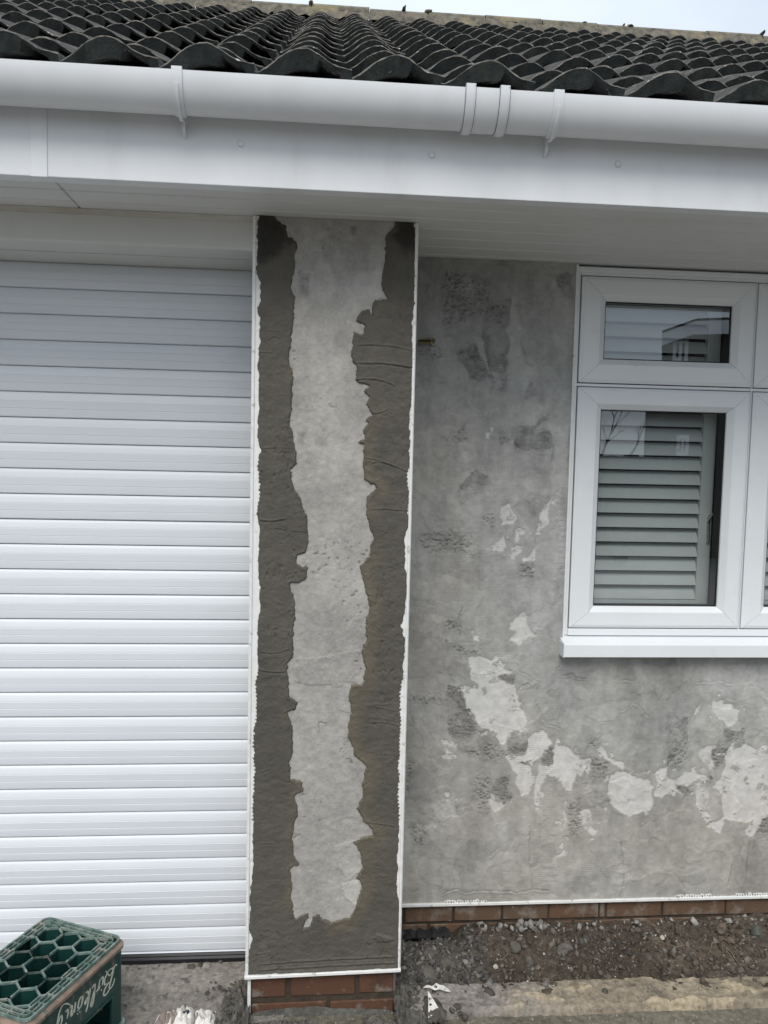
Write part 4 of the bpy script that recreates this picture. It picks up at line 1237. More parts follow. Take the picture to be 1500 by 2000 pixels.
b.sweep_x([(YD - 0.002, zb0 - 0.001), (YD - 0.007, zb0 - 0.008), (YD - 0.004, zb0 - 0.013), (YD - 0.009, zb0 - 0.020), (YD - 0.008, 0.0), (YD + 0.02, 0.0), (YD + 0.02, zb0 - 0.001)], [DX0, DX1], closed=True)
b.build('bottom_seal', M['rubber'], door)
ZH = float(at(0, 467, YH)[2])
b = MB()
b.sweep_x([(YH, ZS - 0.002), (YH, ZH + 0.006), (YH + 0.006, ZH), (YH + 0.118, ZH), (YH + 0.119, ZH + 0.004), (YH + 0.122, ZH + 0.004), (YH + 0.123, ZH - 0.001), (YD + 0.012, ZH - 0.001), (YD + 0.012, ZS - 0.002)], [DX0, PXL + 0.003], closed=True)
b.build('door_hood', M['hood'], door, smooth=True)
b = MB()
b.sweep_x([(YH - 0.016, ZS - 0.0005), (YH - 0.015, ZS - 0.004), (YH - 0.008, ZS - 0.007), (YH - 0.006, ZS - 0.013), (YH + 0.001, ZS - 0.015), (YH + 0.001, ZS - 0.0005)], [DX0, PXL + 0.002], closed=True)
b.build('cover_strip', M['caulk'], door, bevel=0.0008)

# --- window ----------------------------------------------------------------------------------------
YSF = YW + 0.004          # front of sashes
YFR = YW + 0.014          # front of outer frame
YGL = YW + 0.034          # outer glass face
def wxz(px, py, Y=YSF):
    p = at(px, py, Y)
    return float(p[0]), float(p[2])
XS0 = (wxz(1139, 540)[0] + wxz(1112, 1226)[0]) / 2
XS1 = (wxz(1480, 552)[0] + wxz(1442.5, 1228)[0]) / 2
ZT1 = (wxz(1139, 539)[1] + wxz(1480, 552)[1]) / 2
ZT0 = (wxz(1128, 748)[1] + wxz(1465, 754)[1]) / 2
ZB1 = (wxz(1130, 757)[1] + wxz(1466, 764)[1]) / 2
ZB0 = (wxz(1112, 1226)[1] + wxz(1442, 1228)[1]) / 2
SW = XS1 - XS0
GAP = 0.011
WTOP = ZS - 0.004
b = MB()
def frame_rect(m_, x0, x1, z0, z1, y0, y1):
    m_.box(x0, x1, y0, y1, z0, z1)
XE = XS0 + 3 * SW + 2 * GAP
ZFB = float(at(1105, 1240, YFR)[2])
b.box(WIN_X0 + 0.0036, XS0 - 0.004, YFR, YFR + 0.06, ZFB, WTOP)
b.box(XS0 - 0.004, XE, YFR, YFR + 0.06, ZT1 + 0.004, WTOP)
b.box(XS0 - 0.004, XE, YFR + 0.001, YFR + 0.06, ZB1 + 0.0035, ZT0 - 0.0035)
b.box(XS0 - 0.004, XE, YFR - 0.008, YFR + 0.06, ZFB, ZB0 - 0.004)
for k in (1, 2, 3):
    xm = XS0 + k * SW + (k - 0.5) * GAP
    b.box(xm - 0.0025, xm + 0.0025, YFR - 0.002, YFR + 0.06, ZB0 - 0.004, ZT1 + 0.004)
window = b.build('window', M['upvc'], house, bevel=0.0015, label='white plastic casement window with shutters inside')
b = MB()
b.sweep_x([(YW + 0.03, ZT1 + 0.03), (YW - 0.002, ZT1 + 0.030), (YW - 0.002, ZT1 + 0.018), (YW + 0.008, ZT1 + 0.014), (YW + 0.03, ZT1 + 0.014)], [WIN_X0 + 0.004, XE], closed=True)
b.build('head_trim', M['upvc'], window)
GASK = MB()
def sash(x0, x1, z0, z1, gx0, gx1, gz0, gz1, parent):
    """mitred sash with a chamfered glazing bead; four welded pieces"""
    m_ = MB()
    prof = [(0.0, 0.020), (0.0, 0.006), (0.13, 0.0005), (0.16, 0.0), (0.74, 0.0), (0.76, 0.0015), (0.985, 0.020), (1.0, 0.0285), (1.0, 0.034)]
    cs = []
    for (t, d) in prof:
        cs.append((x0 + (gx0 - x0) * t, x1 + (gx1 - x1) * t, z0 + (gz0 - z0) * t, z1 + (gz1 - z1) * t, YSF + d))
    g = 0.0004
    for side in range(4):
        vs, fs = [], []
        for (a, c_, d, e, y) in cs:
            co = [(a, d), (c_, d), (c_, e), (a, e)]
            p, q = co[side], co[(side + 1) % 4]
            dx, dz = q[0] - p[0], q[1] - p[1]
            L = math.hypot(dx, dz)
            vs += [(p[0] + dx / L * g, y, p[1] + dz / L * g), (q[0] - dx / L * g, y, q[1] - dz / L * g)]
        for i in range(len(cs) - 1):
            fs.append((2 * i, 2 * i + 1, 2 * i + 3, 2 * i + 2))
        m_.add(vs, fs)
    o = m_.build('sash', M['upvc'], parent)
    b_ = MB()
    b_.box(x0 + 0.004, gx0 - 0.001, YSF + 0.035, YSF + 0.055, z0 + 0.004, z1 - 0.004)
    b_.box(gx1 + 0.001, x1 - 0.004, YSF + 0.035, YSF + 0.055, z0 + 0.004, z1 - 0.004)
    b_.box(gx0 - 0.001, gx1 + 0.001, YSF + 0.035, YSF + 0.055, z0 + 0.004, gz0 - 0.001)
    b_.box(gx0 - 0.001, gx1 + 0.001, YSF + 0.035, YSF + 0.055, gz1 + 0.001, z1 - 0.004)
    b_.build('sash_core', M['gasket'], parent)
    p_ = MB()
    p_.add([(gx0 - 0.002, YGL, gz0 - 0.002), (gx1 + 0.002, YGL, gz0 - 0.002), (gx1 + 0.002, YGL, gz1 + 0.002), (gx0 - 0.002, YGL, gz1 + 0.002)], [(0, 1, 2, 3)])
    p_.build('pane', M['glass'], parent)
    k_ = MB()
    w_ = 0.0032
    k_.box(gx0, gx0 + w_, YGL - 0.004, YGL - 0.0006, gz0, gz1)
    k_.box(gx1 - w_, gx1, YGL - 0.004, YGL - 0.0006, gz0, gz1)
    k_.box(gx0 + w_, gx1 - w_, YGL - 0.004, YGL - 0.0006, gz0, gz0 + w_)
    k_.box(gx0 + w_, gx1 - w_, YGL - 0.004, YGL - 0.0006, gz1 - w_, gz1)
    # deep black spacer and inner reveal of the sealed unit
    k_.box(gx0 - 0.008, gx0, YGL + 0.001, YGL + 0.05, gz0 - 0.008, gz1 + 0.008)
    k_.box(gx1, gx1 + 0.008, YGL + 0.001, YGL + 0.05, gz0 - 0.008, gz1 + 0.008)
    k_.box(gx0, gx1, YGL + 0.001, YGL + 0.05, gz1, gz1 + 0.008)
    k_.box(gx0, gx1, YGL + 0.001, YGL + 0.05, gz0 - 0.008, gz0)
    k_.build('gasket', M['gasket'], parent)
GY = YGL - 0.004
tgx0 = (wxz(1182, 590, GY)[0] + wxz(1178, 703, GY)[0]) / 2
tgx1 = (wxz(1429, 598, GY)[0] + wxz(1424, 708, GY)[0]) / 2
tgz1 = (wxz(1182, 590, GY)[1] + wxz(1429, 598, GY)[1]) / 2
tgz0 = (wxz(1178, 703, GY)[1] + wxz(1424, 708, GY)[1]) / 2
bgx0 = (wxz(1173, 801, GY)[0] + wxz(1158, 1182, GY)[0]) / 2
bgx1 = (wxz(1418, 806, GY)[0] + wxz(1398, 1185, GY)[0]) / 2
bgz1 = (wxz(1173, 801, GY)[1] + wxz(1418, 806, GY)[1]) / 2
bgz0 = (wxz(1158, 1182, GY)[1] + wxz(1398, 1185, GY)[1]) / 2
for k in range(3):
    dx = k * (SW + GAP)
    sash(XS0 + dx, XS1 + dx, ZT0, ZT1, tgx0 + dx, tgx1 + dx, tgz0, tgz1, window)
    sash(XS0 + dx, XS1 + dx, ZB0, ZB1, bgx0 + dx, bgx1 + dx, bgz0, bgz1, window)
# sill
b = MB()
sxl = float(at(1092, 1257, YW - 0.06)[0])
sz1, sz0 = float(at(1100, 1258, YW - 0.055)[2]), float(at(1100, 1284, YW - 0.055)[2])
b.sweep_x([(YW - 0.055, sz0), (YW - 0.055, sz1 - 0.003), (YW - 0.052, sz1), (YFR + 0.01, ZFB - 0.001), (YFR + 0.03, ZFB - 0.001), (YFR + 0.03, sz0 + 0.004), (YW - 0.048, sz0 + 0.004), (YW - 0.048, sz0)], [WIN_X0 - 0.012, XE], closed=True)
b.build('sill', M['upvc'], window, bevel=0.0012)
b = MB()
b.box(WIN_X0 - 0.0145, WIN_X0 - 0.0122, YW - 0.057, YFR, sz0 - 0.001, sz1 + 0.002)
b.build('sill_cap', M['upvc'], window)
# handle on the inside of the sash
hp0, hp1 = at(1393, 1004, YGL + 0.055), at(1383, 1060, YGL + 0.075)
b = MB()
b.tube([hp0, hp0 + np.array([-0.006, 0.012, -0.006]), (hp0 + hp1) / 2 + np.array([-0.004, 0.012, 0.02]), hp1], [0.005, 0.006, 0.0065, 0.006], 10)
b.build('handle', M['chrome'], window, smooth=True)
# plantation shutters behind the glass
YSH = YGL + 0.085
for k in range(3):
    dx = k * (SW + GAP)
    sx1 = float(at(1404, 806, YSH)[0]) + dx - 0.008
    srx = float(at(1381, 806, YSH)[0]) + dx - 0.012
    sx0 = XS0 + dx + 0.02
    zt_s, zb_s = float(at(1200, 600, YSH)[2]), float(at(1200, 1170, YSH)[2])
    shut = MB()
    shut.box(srx, sx1, YSH - 0.004, YSH + 0.022, zb_s - 0.06, zt_s + 0.05)
    shut.box(sx0 - 0.02, sx0 + 0.03, YSH - 0.004, YSH + 0.022, zb_s - 0.06, zt_s + 0.05)
    shut.box(sx0 + 0.03, srx, YSH - 0.004, YSH + 0.022, zt_s, zt_s + 0.05)
    shut.box(sx0 + 0.03, srx, YSH - 0.004, YSH + 0.022, zb_s - 0.06, zb_s)
    sho = shut.build('shutter', M['shutter'], house, bevel=0.0015)
    pz = float(at(1300, 1000, YSH)[2] - at(1300, 1027.2, YSH)[2])
    nl = int((zt_s - zb_s) / pz)
    pz = (zt_s - zb_s) / nl
    lm_ = MB()
    pr = []
    for j in range(9):
        a_ = j / 8
        pr.append((-0.030 + 0.060 * a_, 0.0045 * math.sin(math.pi * a_)))
    pr2 = [(u_, -v_) for u_, v_ in pr[::-1]][1:-1]
    tilt = math.radians(58)
    rot = [(u_ * math.cos(tilt) - v_ * math.sin(tilt), u_ * math.sin(tilt) + v_ * math.cos(tilt)) for u_, v_ in pr + pr2]
    lm_.sweep_x(rot, [sx0 + 0.031, srx - 0.001], closed=True)
    lme = lm_.mesh('louvre', M['shutter'], smooth=True)
    for j in range(nl):
        o = obj('louvre', lme, None, sho)
        o.location = (0, YSH + 0.010, zb_s + pz * (j + 0.5))
# dark room behind
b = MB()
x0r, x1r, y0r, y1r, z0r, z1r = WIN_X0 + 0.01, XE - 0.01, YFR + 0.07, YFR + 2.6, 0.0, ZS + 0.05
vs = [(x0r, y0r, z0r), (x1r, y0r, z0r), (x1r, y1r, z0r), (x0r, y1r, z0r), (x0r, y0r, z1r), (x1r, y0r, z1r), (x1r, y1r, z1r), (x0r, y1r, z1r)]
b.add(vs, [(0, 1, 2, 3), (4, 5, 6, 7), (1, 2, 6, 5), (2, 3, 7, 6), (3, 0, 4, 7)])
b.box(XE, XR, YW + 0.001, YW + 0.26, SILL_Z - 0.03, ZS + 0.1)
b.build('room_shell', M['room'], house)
b = MB()
b.box(XL - 0.2, XL, YF + 0.05, 2 * yr - YE - 0.1, -0.03, ZS + 0.1)
b.box(XR, XR + 0.2, YF + 0.05, 2 * yr - YE - 0.1, -0.03, ZS + 0.1)
b.box(XL, XR, 2 * yr - YE - 0.3, 2 * yr - YE - 0.1, -0.03, ZS + 0.1)
b.build('side_wall', M['core'], house)

# ------------------------------------------------------------------ cable end in the wall
c0, c1 = at(818, 668, YW - 0.035), at(846, 667, YW - 0.004)
root = empty('electric_cable', tuple(c1))
tag(root, 'yellow and black cable ends poking from a pipe hole high on the grey wall', 'cable')
b = MB()
n_ = 20
for k in range(n_):
    a0, a1 = 2 * math.pi * k / n_, 2 * math.pi * (k + 1) / n_
    vs = []
    for a_ in (a0, a1):
        for (r_, y_) in ((0.0115, -0.010), (0.0165, -0.010), (0.0165, 0.012), (0.0115, 0.012)):
            vs.append((r_ * 0.55 * math.cos(a_), y_, r_ * math.sin(a_)))
    b.add(vs, [(0, 1, 5, 4), (1, 2, 6, 5), (3, 0, 4, 7), (2, 3, 7, 6)])
b.build('pipe_end', M['grommet'], root)
dv = c0 - c1
for (mk, oz, oy) in (('cable_yellow', -0.003, 0.0), ('cable_black', 0.003, -0.003), ('cable_yellow', 0.0065, 0.002)):
    b = MB()
    pts = [(0.0, 0.008, oz)] + [(dv[0] * t, dv[1] * t + oy, dv[2] * t + oz + 0.0015 * math.sin(t * 5 + oz * 900)) for t in (0.15, 0.4, 0.7, 1.0)]
    b.tube(pts, 0.0034, 8)
    b.build('wire', M[mk], root, smooth=True)

# ------------------------------------------------------------------ beer crate standing upside down
cB, cA, cC = atz(249, 1827, 0.32), atz(84, 1780, 0.32), atz(57, 1998, 0.32)
ex = (cC - cB); ex[2] = 0; LX = 0.408; ex /= np.linalg.norm(ex)
ey = (cA - cB); ey[2] = 0; LY = 0.316; ey -= ex * (ey @ ex); ey /= np.linalg.norm(ey)
CH = 0.318
crate = bpy.data.objects.new('bottle_crate', None)
C.objects.link(crate)
# local x: along the lettered side away from the right corner, local y: towards the lettered side's outside
org = cB + ex * LX / 2 + ey * LY / 2
crate.matrix_world = Matrix(((ex[0], -ey[0], 0, org[0]), (ex[1], -ey[1], 0, org[1]), (0, 0, 1, 0.002), (0, 0, 0, 1)))
tag(crate, 'green plastic bottle crate upside down on the concrete by the garage door', 'crate')
hx, hy = LX / 2, LY / 2
def rrect(hx_, hy_, r_, n=5):
    pts = []
    for (cx, cy, a0) in ((hx_ - r_, hy_ - r_, 0), (-hx_ + r_, hy_ - r_, 90), (-hx_ + r_, -hy_ + r_, 180), (hx_ - r_, -hy_ + r_, 270)):
        for k in range(n + 1):
            a_ = math.radians(a0 + 90 * k / n)
            pts.append((cx + r_ * math.cos(a_), cy + r_ * math.sin(a_)))
    return pts
def ringwall(m_, levels, mi=0, close=None):
    n_ = None
    vs, fs = [], []
    for (hx_, hy_, r_, z) in levels:
        pts = rrect(hx_, hy_, r_)
        n_ = len(pts)
        vs += [(x, y, z) for x, y in pts]
    for i in range(len(levels) - 1):
        for k in range(n_):
            k2 = (k + 1) % n_
            fs.append((i * n_ + k, i * n_ + k2, (i + 1) * n_ + k2, (i + 1) * n_ + k))
    m_.add(vs, fs, mi)
# body walls: four sides with hand holes, rounded corners
HZ0, HZ1 = 0.055, 0.160
wt = 0.004
r_c = 0.030
def side_wall(m_, L, hole, place):
    """flat side from -L..L with a hole (u0,u1); place maps (u, depth, z)"""
    zt_ = CH - 0.026
    u0, u1 = hole
    def bx(a, c_, z0, z1):
        P = [place(a, 0, z0), place(c_, 0, z0), place(c_, wt, z0), place(a, wt, z0), place(a, 0, z1), place(c_, 0, z1), place(c_, wt, z1), place(a, wt, z1)]
        m_.hexa(P)
    bx(-L, u0, 0.0, zt_); bx(u1, L, 0.0, zt_); bx(u0, u1, HZ1, zt_); bx(u0, u1, 0.0, HZ0)
    e = 0.006                                               # raised lip round the hole
    for (a, c_, z0, z1) in ((u0 - e, u0, HZ0 - e, HZ1 + e), (u1, u1 + e, HZ0 - e, HZ1 + e), (u0, u1, HZ1, HZ1 + e), (u0, u1, HZ0 - e, HZ0)):
        P = [place(a, -0.004, z0), place(c_, -0.004, z0), place(c_, -0.0004, z0), place(a, -0.0004, z0), place(a, -0.004, z1), place(c_, -0.004, z1), place(c_, -0.0004, z1), place(a, -0.0004, z1)]
        m_.hexa(P)
b = MB()
ins = 0.006
side_wall(b, hx - r_c, (-0.135, 0.135), lambda u_, d, z: (u_, hy - ins - d, z))
side_wall(b, hx - r_c, (-0.135, 0.135), lambda u_, d, z: (u_, -hy + ins + d, z))
side_wall(b, hy - r_c, (-0.07, 0.07), lambda u_, d, z: (hx - ins - d, u_, z))
side_wall(b, hy - r_c, (-0.07, 0.07), lambda u_, d, z: (-hx + ins + d, u_, z))
for (sx, sy) in ((1, 1), (-1, 1), (-1, -1), (1, -1)):
    prev = None
    for k in range(7):
        a_ = math.radians(90 * k / 6)
        po = ((hx - r_c) + (r_c - ins) * math.cos(a_), (hy - r_c) + (r_c - ins) * math.sin(a_))
        pi = ((hx - r_c) + (r_c - ins - wt) * math.cos(a_), (hy - r_c) + (r_c - ins - wt) * math.sin(a_))
        if prev:
            q = [prev[0], po, pi, prev[1]]
            q = [(x * sx, y * sy) for x, y in q]
            b.hexa([(x, y, 0.0) for x, y in q] + [(x, y, CH - 0.026) for x, y in q])
        prev = (po, pi)
b.build('body', M['crate'], crate)
# stacking flange: muddy ledge and rolled edge
b = MB()
ringwall(b, [(hx - 0.014, hy - 0.014, 0.024, CH - 0.010), (hx - 0.003, hy - 0.003, 0.032, CH - 0.014), (hx + 0.0015, hy + 0.0015, 0.034, CH - 0.018), (hx + 0.0015, hy + 0.0015, 0.034, CH - 0.027), (hx - 0.0055, hy - 0.0055, 0.03, CH - 0.028)])
b.build('ledge', M['crate_ledge'], crate, smooth=True)
for zf in (0.012, 0.040):
    b = MB()
    ringwall(b, [(hx - 0.007, hy - 0.007, 0.03, zf), (hx + 0.005, hy + 0.005, 0.036, zf + 0.001), (hx + 0.005, hy + 0.005, 0.036, zf + 0.006), (hx - 0.007, hy - 0.007, 0.03, zf + 0.012)])
    b.build('base_flange', M['crate_rim'], crate, smooth=True)
# lattice bottom, now uppermost
b = MB()
zt_ = CH
for (dx_, w_) in ((0.012, 0.0055), (0.026, 0.0035), (0.040, 0.0040)):
    pts = rrect(hx - dx_, hy - dx_, max(0.012, 0.026 - dx_ * 0.4))
    for k in range(len(pts)):
        p, q = pts[k], pts[(k + 1) % len(pts)]
        if math.hypot(q[0] - p[0], q[1] - p[1]) > 1e-5:
            b.bar((p[0], p[1], zt_ - 0.004), (q[0], q[1], zt_ - 0.004), w_, 0.008)
nt = 9
for k in range(nt + 1):
    x = -hx + 0.045 + (LX - 0.09) * k / nt
    for sy in (1, -1):
        b.bar((x, sy * (hy - 0.012), zt_ - 0.0045), (x, sy * (hy - 0.040), zt_ - 0.0045), 0.0035, 0.007)
for k in range(7):
    y = -hy + 0.045 + (LY - 0.09) * k / 6
    for sx in (1, -1):
        b.bar((sx * (hx - 0.012), y, zt_ - 0.0045), (sx * (hx - 0.040), y, zt_ - 0.0045), 0.0035, 0.007)
b.build('lattice_border', M['crate_rim'], crate)
sE = 0.0405
lim_x, lim_y = hx - 0.040, hy - 0.040
def clip(p, q):
    t0_, t1_ = 0.0, 1.0
    d = (q[0] - p[0], q[1] - p[1])
    for (pp, dd, lim) in ((p[0], d[0], lim_x), (p[1], d[1], lim_y)):
        for sgn in (1, -1):
            a_, c_ = sgn * dd, lim - sgn * pp
            if abs(a_) < 1e-12:
                if c_ < 0: return None
            elif a_ > 0: t1_ = min(t1_, c_ / a_)
            else: t0_ = max(t0_, c_ / a_)
    if t1_ - t0_ < 0.02: return None
    return (p[0] + d[0] * t0_, p[1] + d[1] * t0_), (p[0] + d[0] * t1_, p[1] + d[1] * t1_)
segs = {}
for i in range(-5, 6):
    for j in range(-5, 6):
        cx, cy = i * 1.5 * sE, (j + 0.5 * (i % 2)) * math.sqrt(3) * sE
        for k in range(6):
            a0, a1 = math.radians(60 * k), math.radians(60 * k + 60)
            p = (cx + sE * math.cos(a0), cy + sE * math.sin(a0))
            q = (cx + sE * math.cos(a1), cy + sE * math.sin(a1))
            cl = clip(p, q)
            if cl:
                key = tuple(sorted([(round(cl[0][0], 3), round(cl[0][1], 3)), (round(cl[1][0], 3), round(cl[1][1], 3))]))
                segs[key] = cl
b, w_in = MB(), MB()
for p, q in segs.values():
    b.bar((p[0], p[1], zt_ - 0.0045), (q[0], q[1], zt_ - 0.0045), 0.0052, 0.008)
    w_in.bar((p[0], p[1], zt_ - 0.105), (q[0], q[1], zt_ - 0.105), 0.0018, 0.19)
    for e_ in (p, q):
        if random.random() < 0.3:
            b.bar((e_[0] - 0.004, e_[1], zt_ - 0.002), (e_[0] + 0.004, e_[1] + 0.002, zt_ - 0.002), 0.008, 0.006)
b.build('lattice', M['crate_rim'], crate, bevel=0.0010)
w_in.build('cell_walls', M['crate_in'], crate)
b = MB()
b.box(-hx + 0.012, hx - 0.012, -hy + 0.012, hy - 0.012, 0.004, 0.010)
b.build('crate_shadow_tray', M['crate_in'], crate)
# script lettering on the long side, upside down like the crate.  u runs from the right corner, v is the height of the letters
def smooth_poly(pts, n=7):
    out = []
    P = [pts[0]] + list(pts) + [pts[-1]]
    for i in range(1, len(P) - 2):
        for k in range(n):
            t = k / n
            o_ = []
            for c_ in range(2):
                a, b_, c2, d = P[i - 1][c_], P[i][c_], P[i + 1][c_], P[i + 2][c_]
                o_.append(0.5 * ((2 * b_) + (-a + c2) * t + (2 * a - 5 * b_ + 4 * c2 - d) * t * t + (-a + 3 * b_ - 3 * c2 + d) * t ** 3))
            out.append(tuple(o_))
    out.append(tuple(pts[-1]))
    return out
def stroke(m_, pts, w0=0.0042, z_base=0.252, u_base=0.0, thin=0.42):
    P = smooth_poly(pts)
    n_ = len(P)
    vs = []
    for i, (u_, v_) in enumerate(P):
        a, c_ = P[max(0, i - 1)], P[min(n_ - 1, i + 1)]
        dx_, dy_ = c_[0] - a[0], c_[1] - a[1]
        L = math.hypot(dx_, dy_) + 1e-9
        vert = abs(dy_) / L
        w_ = 1.3 * w0 * (thin + (1 - thin) * vert) * min(1.0, 0.5 + 3.0 * min(i, n_ - 1 - i) / n_)
        nx_, ny_ = -dy_ / L * w_ / 2, dx_ / L * w_ / 2
        for (su, sv) in ((u_ + nx_, v_ + ny_), (u_ - nx_, v_ - ny_)):
            vs.append((-hx + u_base + su, hy - ins + 0.0007, z_base - sv))
            vs.append((-hx + u_base + su, hy - ins - 0.001, z_base - sv))
    fs = []
    for i in range(n_ - 1):
        a, c_ = i * 4, (i + 1) * 4
        fs += [(a, c_, c_ + 2, a + 2), (a, a + 1, c_ + 1, c_), (a + 2, c_ + 2, c_ + 3, a + 3)]
    m_.add(vs, fs)
def letters(m_, word):
    for strokes, u0, w_ in word:
        for st in strokes:
            stroke(m_, [(u0 + x / 1000 + 0.20 * y / 1000, y / 1000) for x, y in st], w_)
b = MB()
word = [
    ([[(0, 40), (2, 52), (12, 60), (20, 55), (20, 42), (14, 24), (10, 6), (2, 0), (-4, 6)], [(16, 58), (34, 66), (46, 58), (42, 44), (24, 36)], [(24, 36), (44, 32), (50, 16), (38, 0), (20, 0), (14, 10), (22, 18), (34, 10), (50, -10)]], 0.046, 0.0046),
    ([[(0, 26), (0, 6), (6, 0), (10, 4)], [(1, 36), (3, 39)]], 0.104, 0.0044),
    ([[(-2, 20), (2, 28), (4, 22), (2, 0)], [(2, 14), (8, 27), (14, 26)]], 0.117, 0.0044),
    ([[(0, 6), (10, 44), (8, 58), (2, 56), (0, 30), (2, 4), (9, 0), (14, 6)]], 0.138, 0.0044),
    ([[(0, 0), (3, 40), (8, 60)], [(2, 18), (14, 34), (17, 26), (4, 16)], [(4, 16), (12, 2), (20, 2)]], 0.160, 0.0046),
    ([[(12, 31), (3, 26), (1, 8), (9, 0), (17, 10), (17, 24), (10, 31), (20, 32)], [(6, 40), (7, 43)], [(15, 40), (16, 43)]], 0.190, 0.0046),
    ([[(0, 28), (1, 0)], [(1, 14), (9, 30), (14, 24), (13, 6), (18, 0), (22, 4)]], 0.221, 0.0044),
    ([[(0, 26), (0, 6), (6, 0), (10, 4)], [(1, 36), (3, 39)]], 0.250, 0.0044),
    ([[(16, 26), (6, 30), (0, 16), (5, 2), (13, 8), (17, 28), (17, -8), (6, -24), (-10, -20), (-30, -4)]], 0.272, 0.0044)]
letters(b, word)
b.build('lettering', M['letter'], crate)
tcv = bpy.data.curves.new('small_print', 'FONT')
tcv.body = 'PREMIUM PILSENER'
tcv.size = 0.011
tcv.space_character = 1.35
tob = bpy.data.objects.new('small_print_source', tcv)
C.objects.link(tob)
dg = bpy.context.evaluated_depsgraph_get()
tme = bpy.data.meshes.new_from_object(tob.evaluated_get(dg))
bpy.data.objects.remove(tob)
for v_ in tme.vertices:
    u_, w_ = v_.co.x, v_.co.y
    v_.co = Vector((-hx + 0.100 + u_, hy - ins + 0.0006, 0.262 - w_))
tme.name = 'small_print'
obj('small_print', tme, M['letter_dim'], crate)

# ------------------------------------------------------------------ crumpled packet at the picture's lower edge
pk = atz(374, 1962, 0.03)
packet = empty('crumpled_packet', (float(pk[0]), float(pk[1]), 0.0))
packet.scale = (1.15, 1.0, 1.15)
tag(packet, 'crumpled white printed packet lying on the concrete left of the pillar', 'packet')
def packet_sheet(name, quad, sag, seed, mat, thick=0.0, n=34):
    """a puckered sheet spanning four corner points"""
    q = [np.array(p, float) for p in quad]
    U, V = np.meshgrid(np.linspace(0, 1, n), np.linspace(0, 1, n))
    P = (q[0] * ((1 - U) * (1 - V))[..., None] + q[1] * (U * (1 - V))[..., None] + q[2] * (U * V)[..., None] + q[3] * ((1 - U) * V)[..., None])
    r1 = np.abs(fbm(U * 1.2 + 0.4 * V, V, 3.2, 3, seed)) + 0.3 * fbm(U, V, 9, 3, seed + 7)
    bul = np.clip(np.sin(np.pi * U), 0, 1) ** 0.5 * np.clip(np.sin(np.pi * V), 0, 1) ** 0.5
    P[..., 2] += sag * bul * (0.8 - 0.7 * r1) + 0.004 * fbm(U, V, 6, 3, seed + 9) * bul
    P[..., 0] += 0.006 * fbm(U, V, 3, 3, seed + 21)
    P[..., 1] += 0.006 * fbm(U, V, 3, 3, seed + 23)
    P[..., 2] = np.maximum(P[..., 2], 0.001)
    obj(name, mesh_np(name, P.reshape(-1, 3), grid_faces(n, n)), mat, packet)
    return P
def decal(name, P, u0, u1, v0, v1, mat, skew=0.0, oval=False):
    n = P.shape[0]
    U, V = np.meshgrid(np.linspace(0, 1, 9), np.linspace(0, 1, 9))
    if oval:
        a_, r_ = U * 2 * math.pi, V * 0.5
        U, V = 0.5 + r_ * np.cos(a_), 0.5 + r_ * np.sin(a_)
    uu, vv_ = (u0 + (u1 - u0) * U + skew * V) * (n - 1), (v0 + (v1 - v0) * V) * (n - 1)
    uu, vv_ = np.clip(uu, 0, n - 1.001), np.clip(vv_, 0, n - 1.001)
    i0, j0 = uu.astype(int), vv_.astype(int)
    fu, fv = (uu - i0)[..., None], (vv_ - j0)[..., None]
    Q = (P[j0, i0] * (1 - fu) + P[j0, i0 + 1] * fu) * (1 - fv) + (P[j0 + 1, i0] * (1 - fu) + P[j0 + 1, i0 + 1] * fu) * fv
    Q = Q + np.array([0, -0.0006, 0.0008])
    obj(name, mesh_np(name, Q.reshape(-1, 3), grid_faces(9, 9)), mat, packet)
P1 = packet_sheet('paper_body', [(-0.085, -0.115, 0.0), (0.012, -0.14, 0.0), (0.006, 0.014, 0.0), (-0.030, 0.012, 0.0)], 0.055, 301, M['packet'])
P2 = packet_sheet('paper_fold', [(0.014, -0.14, 0.0), (0.085, -0.13, 0.0), (0.066, 0.002, 0.0), (0.012, 0.012, 0.0)], 0.050, 311, M['packet'])
P3 = packet_sheet('printed_band', [(-0.125, -0.120, 0.002), (-0.020, -0.12, 0.004), (-0.022, -0.014, 0.012), (-0.072, -0.012, 0.005)], 0.052, 321, M['packet_band'])
for k in range(4):
    decal('white_mark', P3, 0.42 + 0.09 * k, 0.45 + 0.09 * k, 0.66, 0.86, M['packet'], 0.06)
decal('dark_stripe', P3, 0.02, 0.14, 0.30, 0.98, M['print_dark'])
decal('dark_stripe', P3, 0.20, 0.25, 0.30, 0.98, M['packet'])
decal('hole_print', P1, 0.55, 0.85, 0.60, 0.74, M['print_dark'], oval=True)
decal('dark_line', P2, 0.15, 0.75, 0.52, 0.535, M['print_dark'], 0.1)
decal('dark_line', P2, 0.05, 0.10, 0.45, 0.85, M['print_dark'])

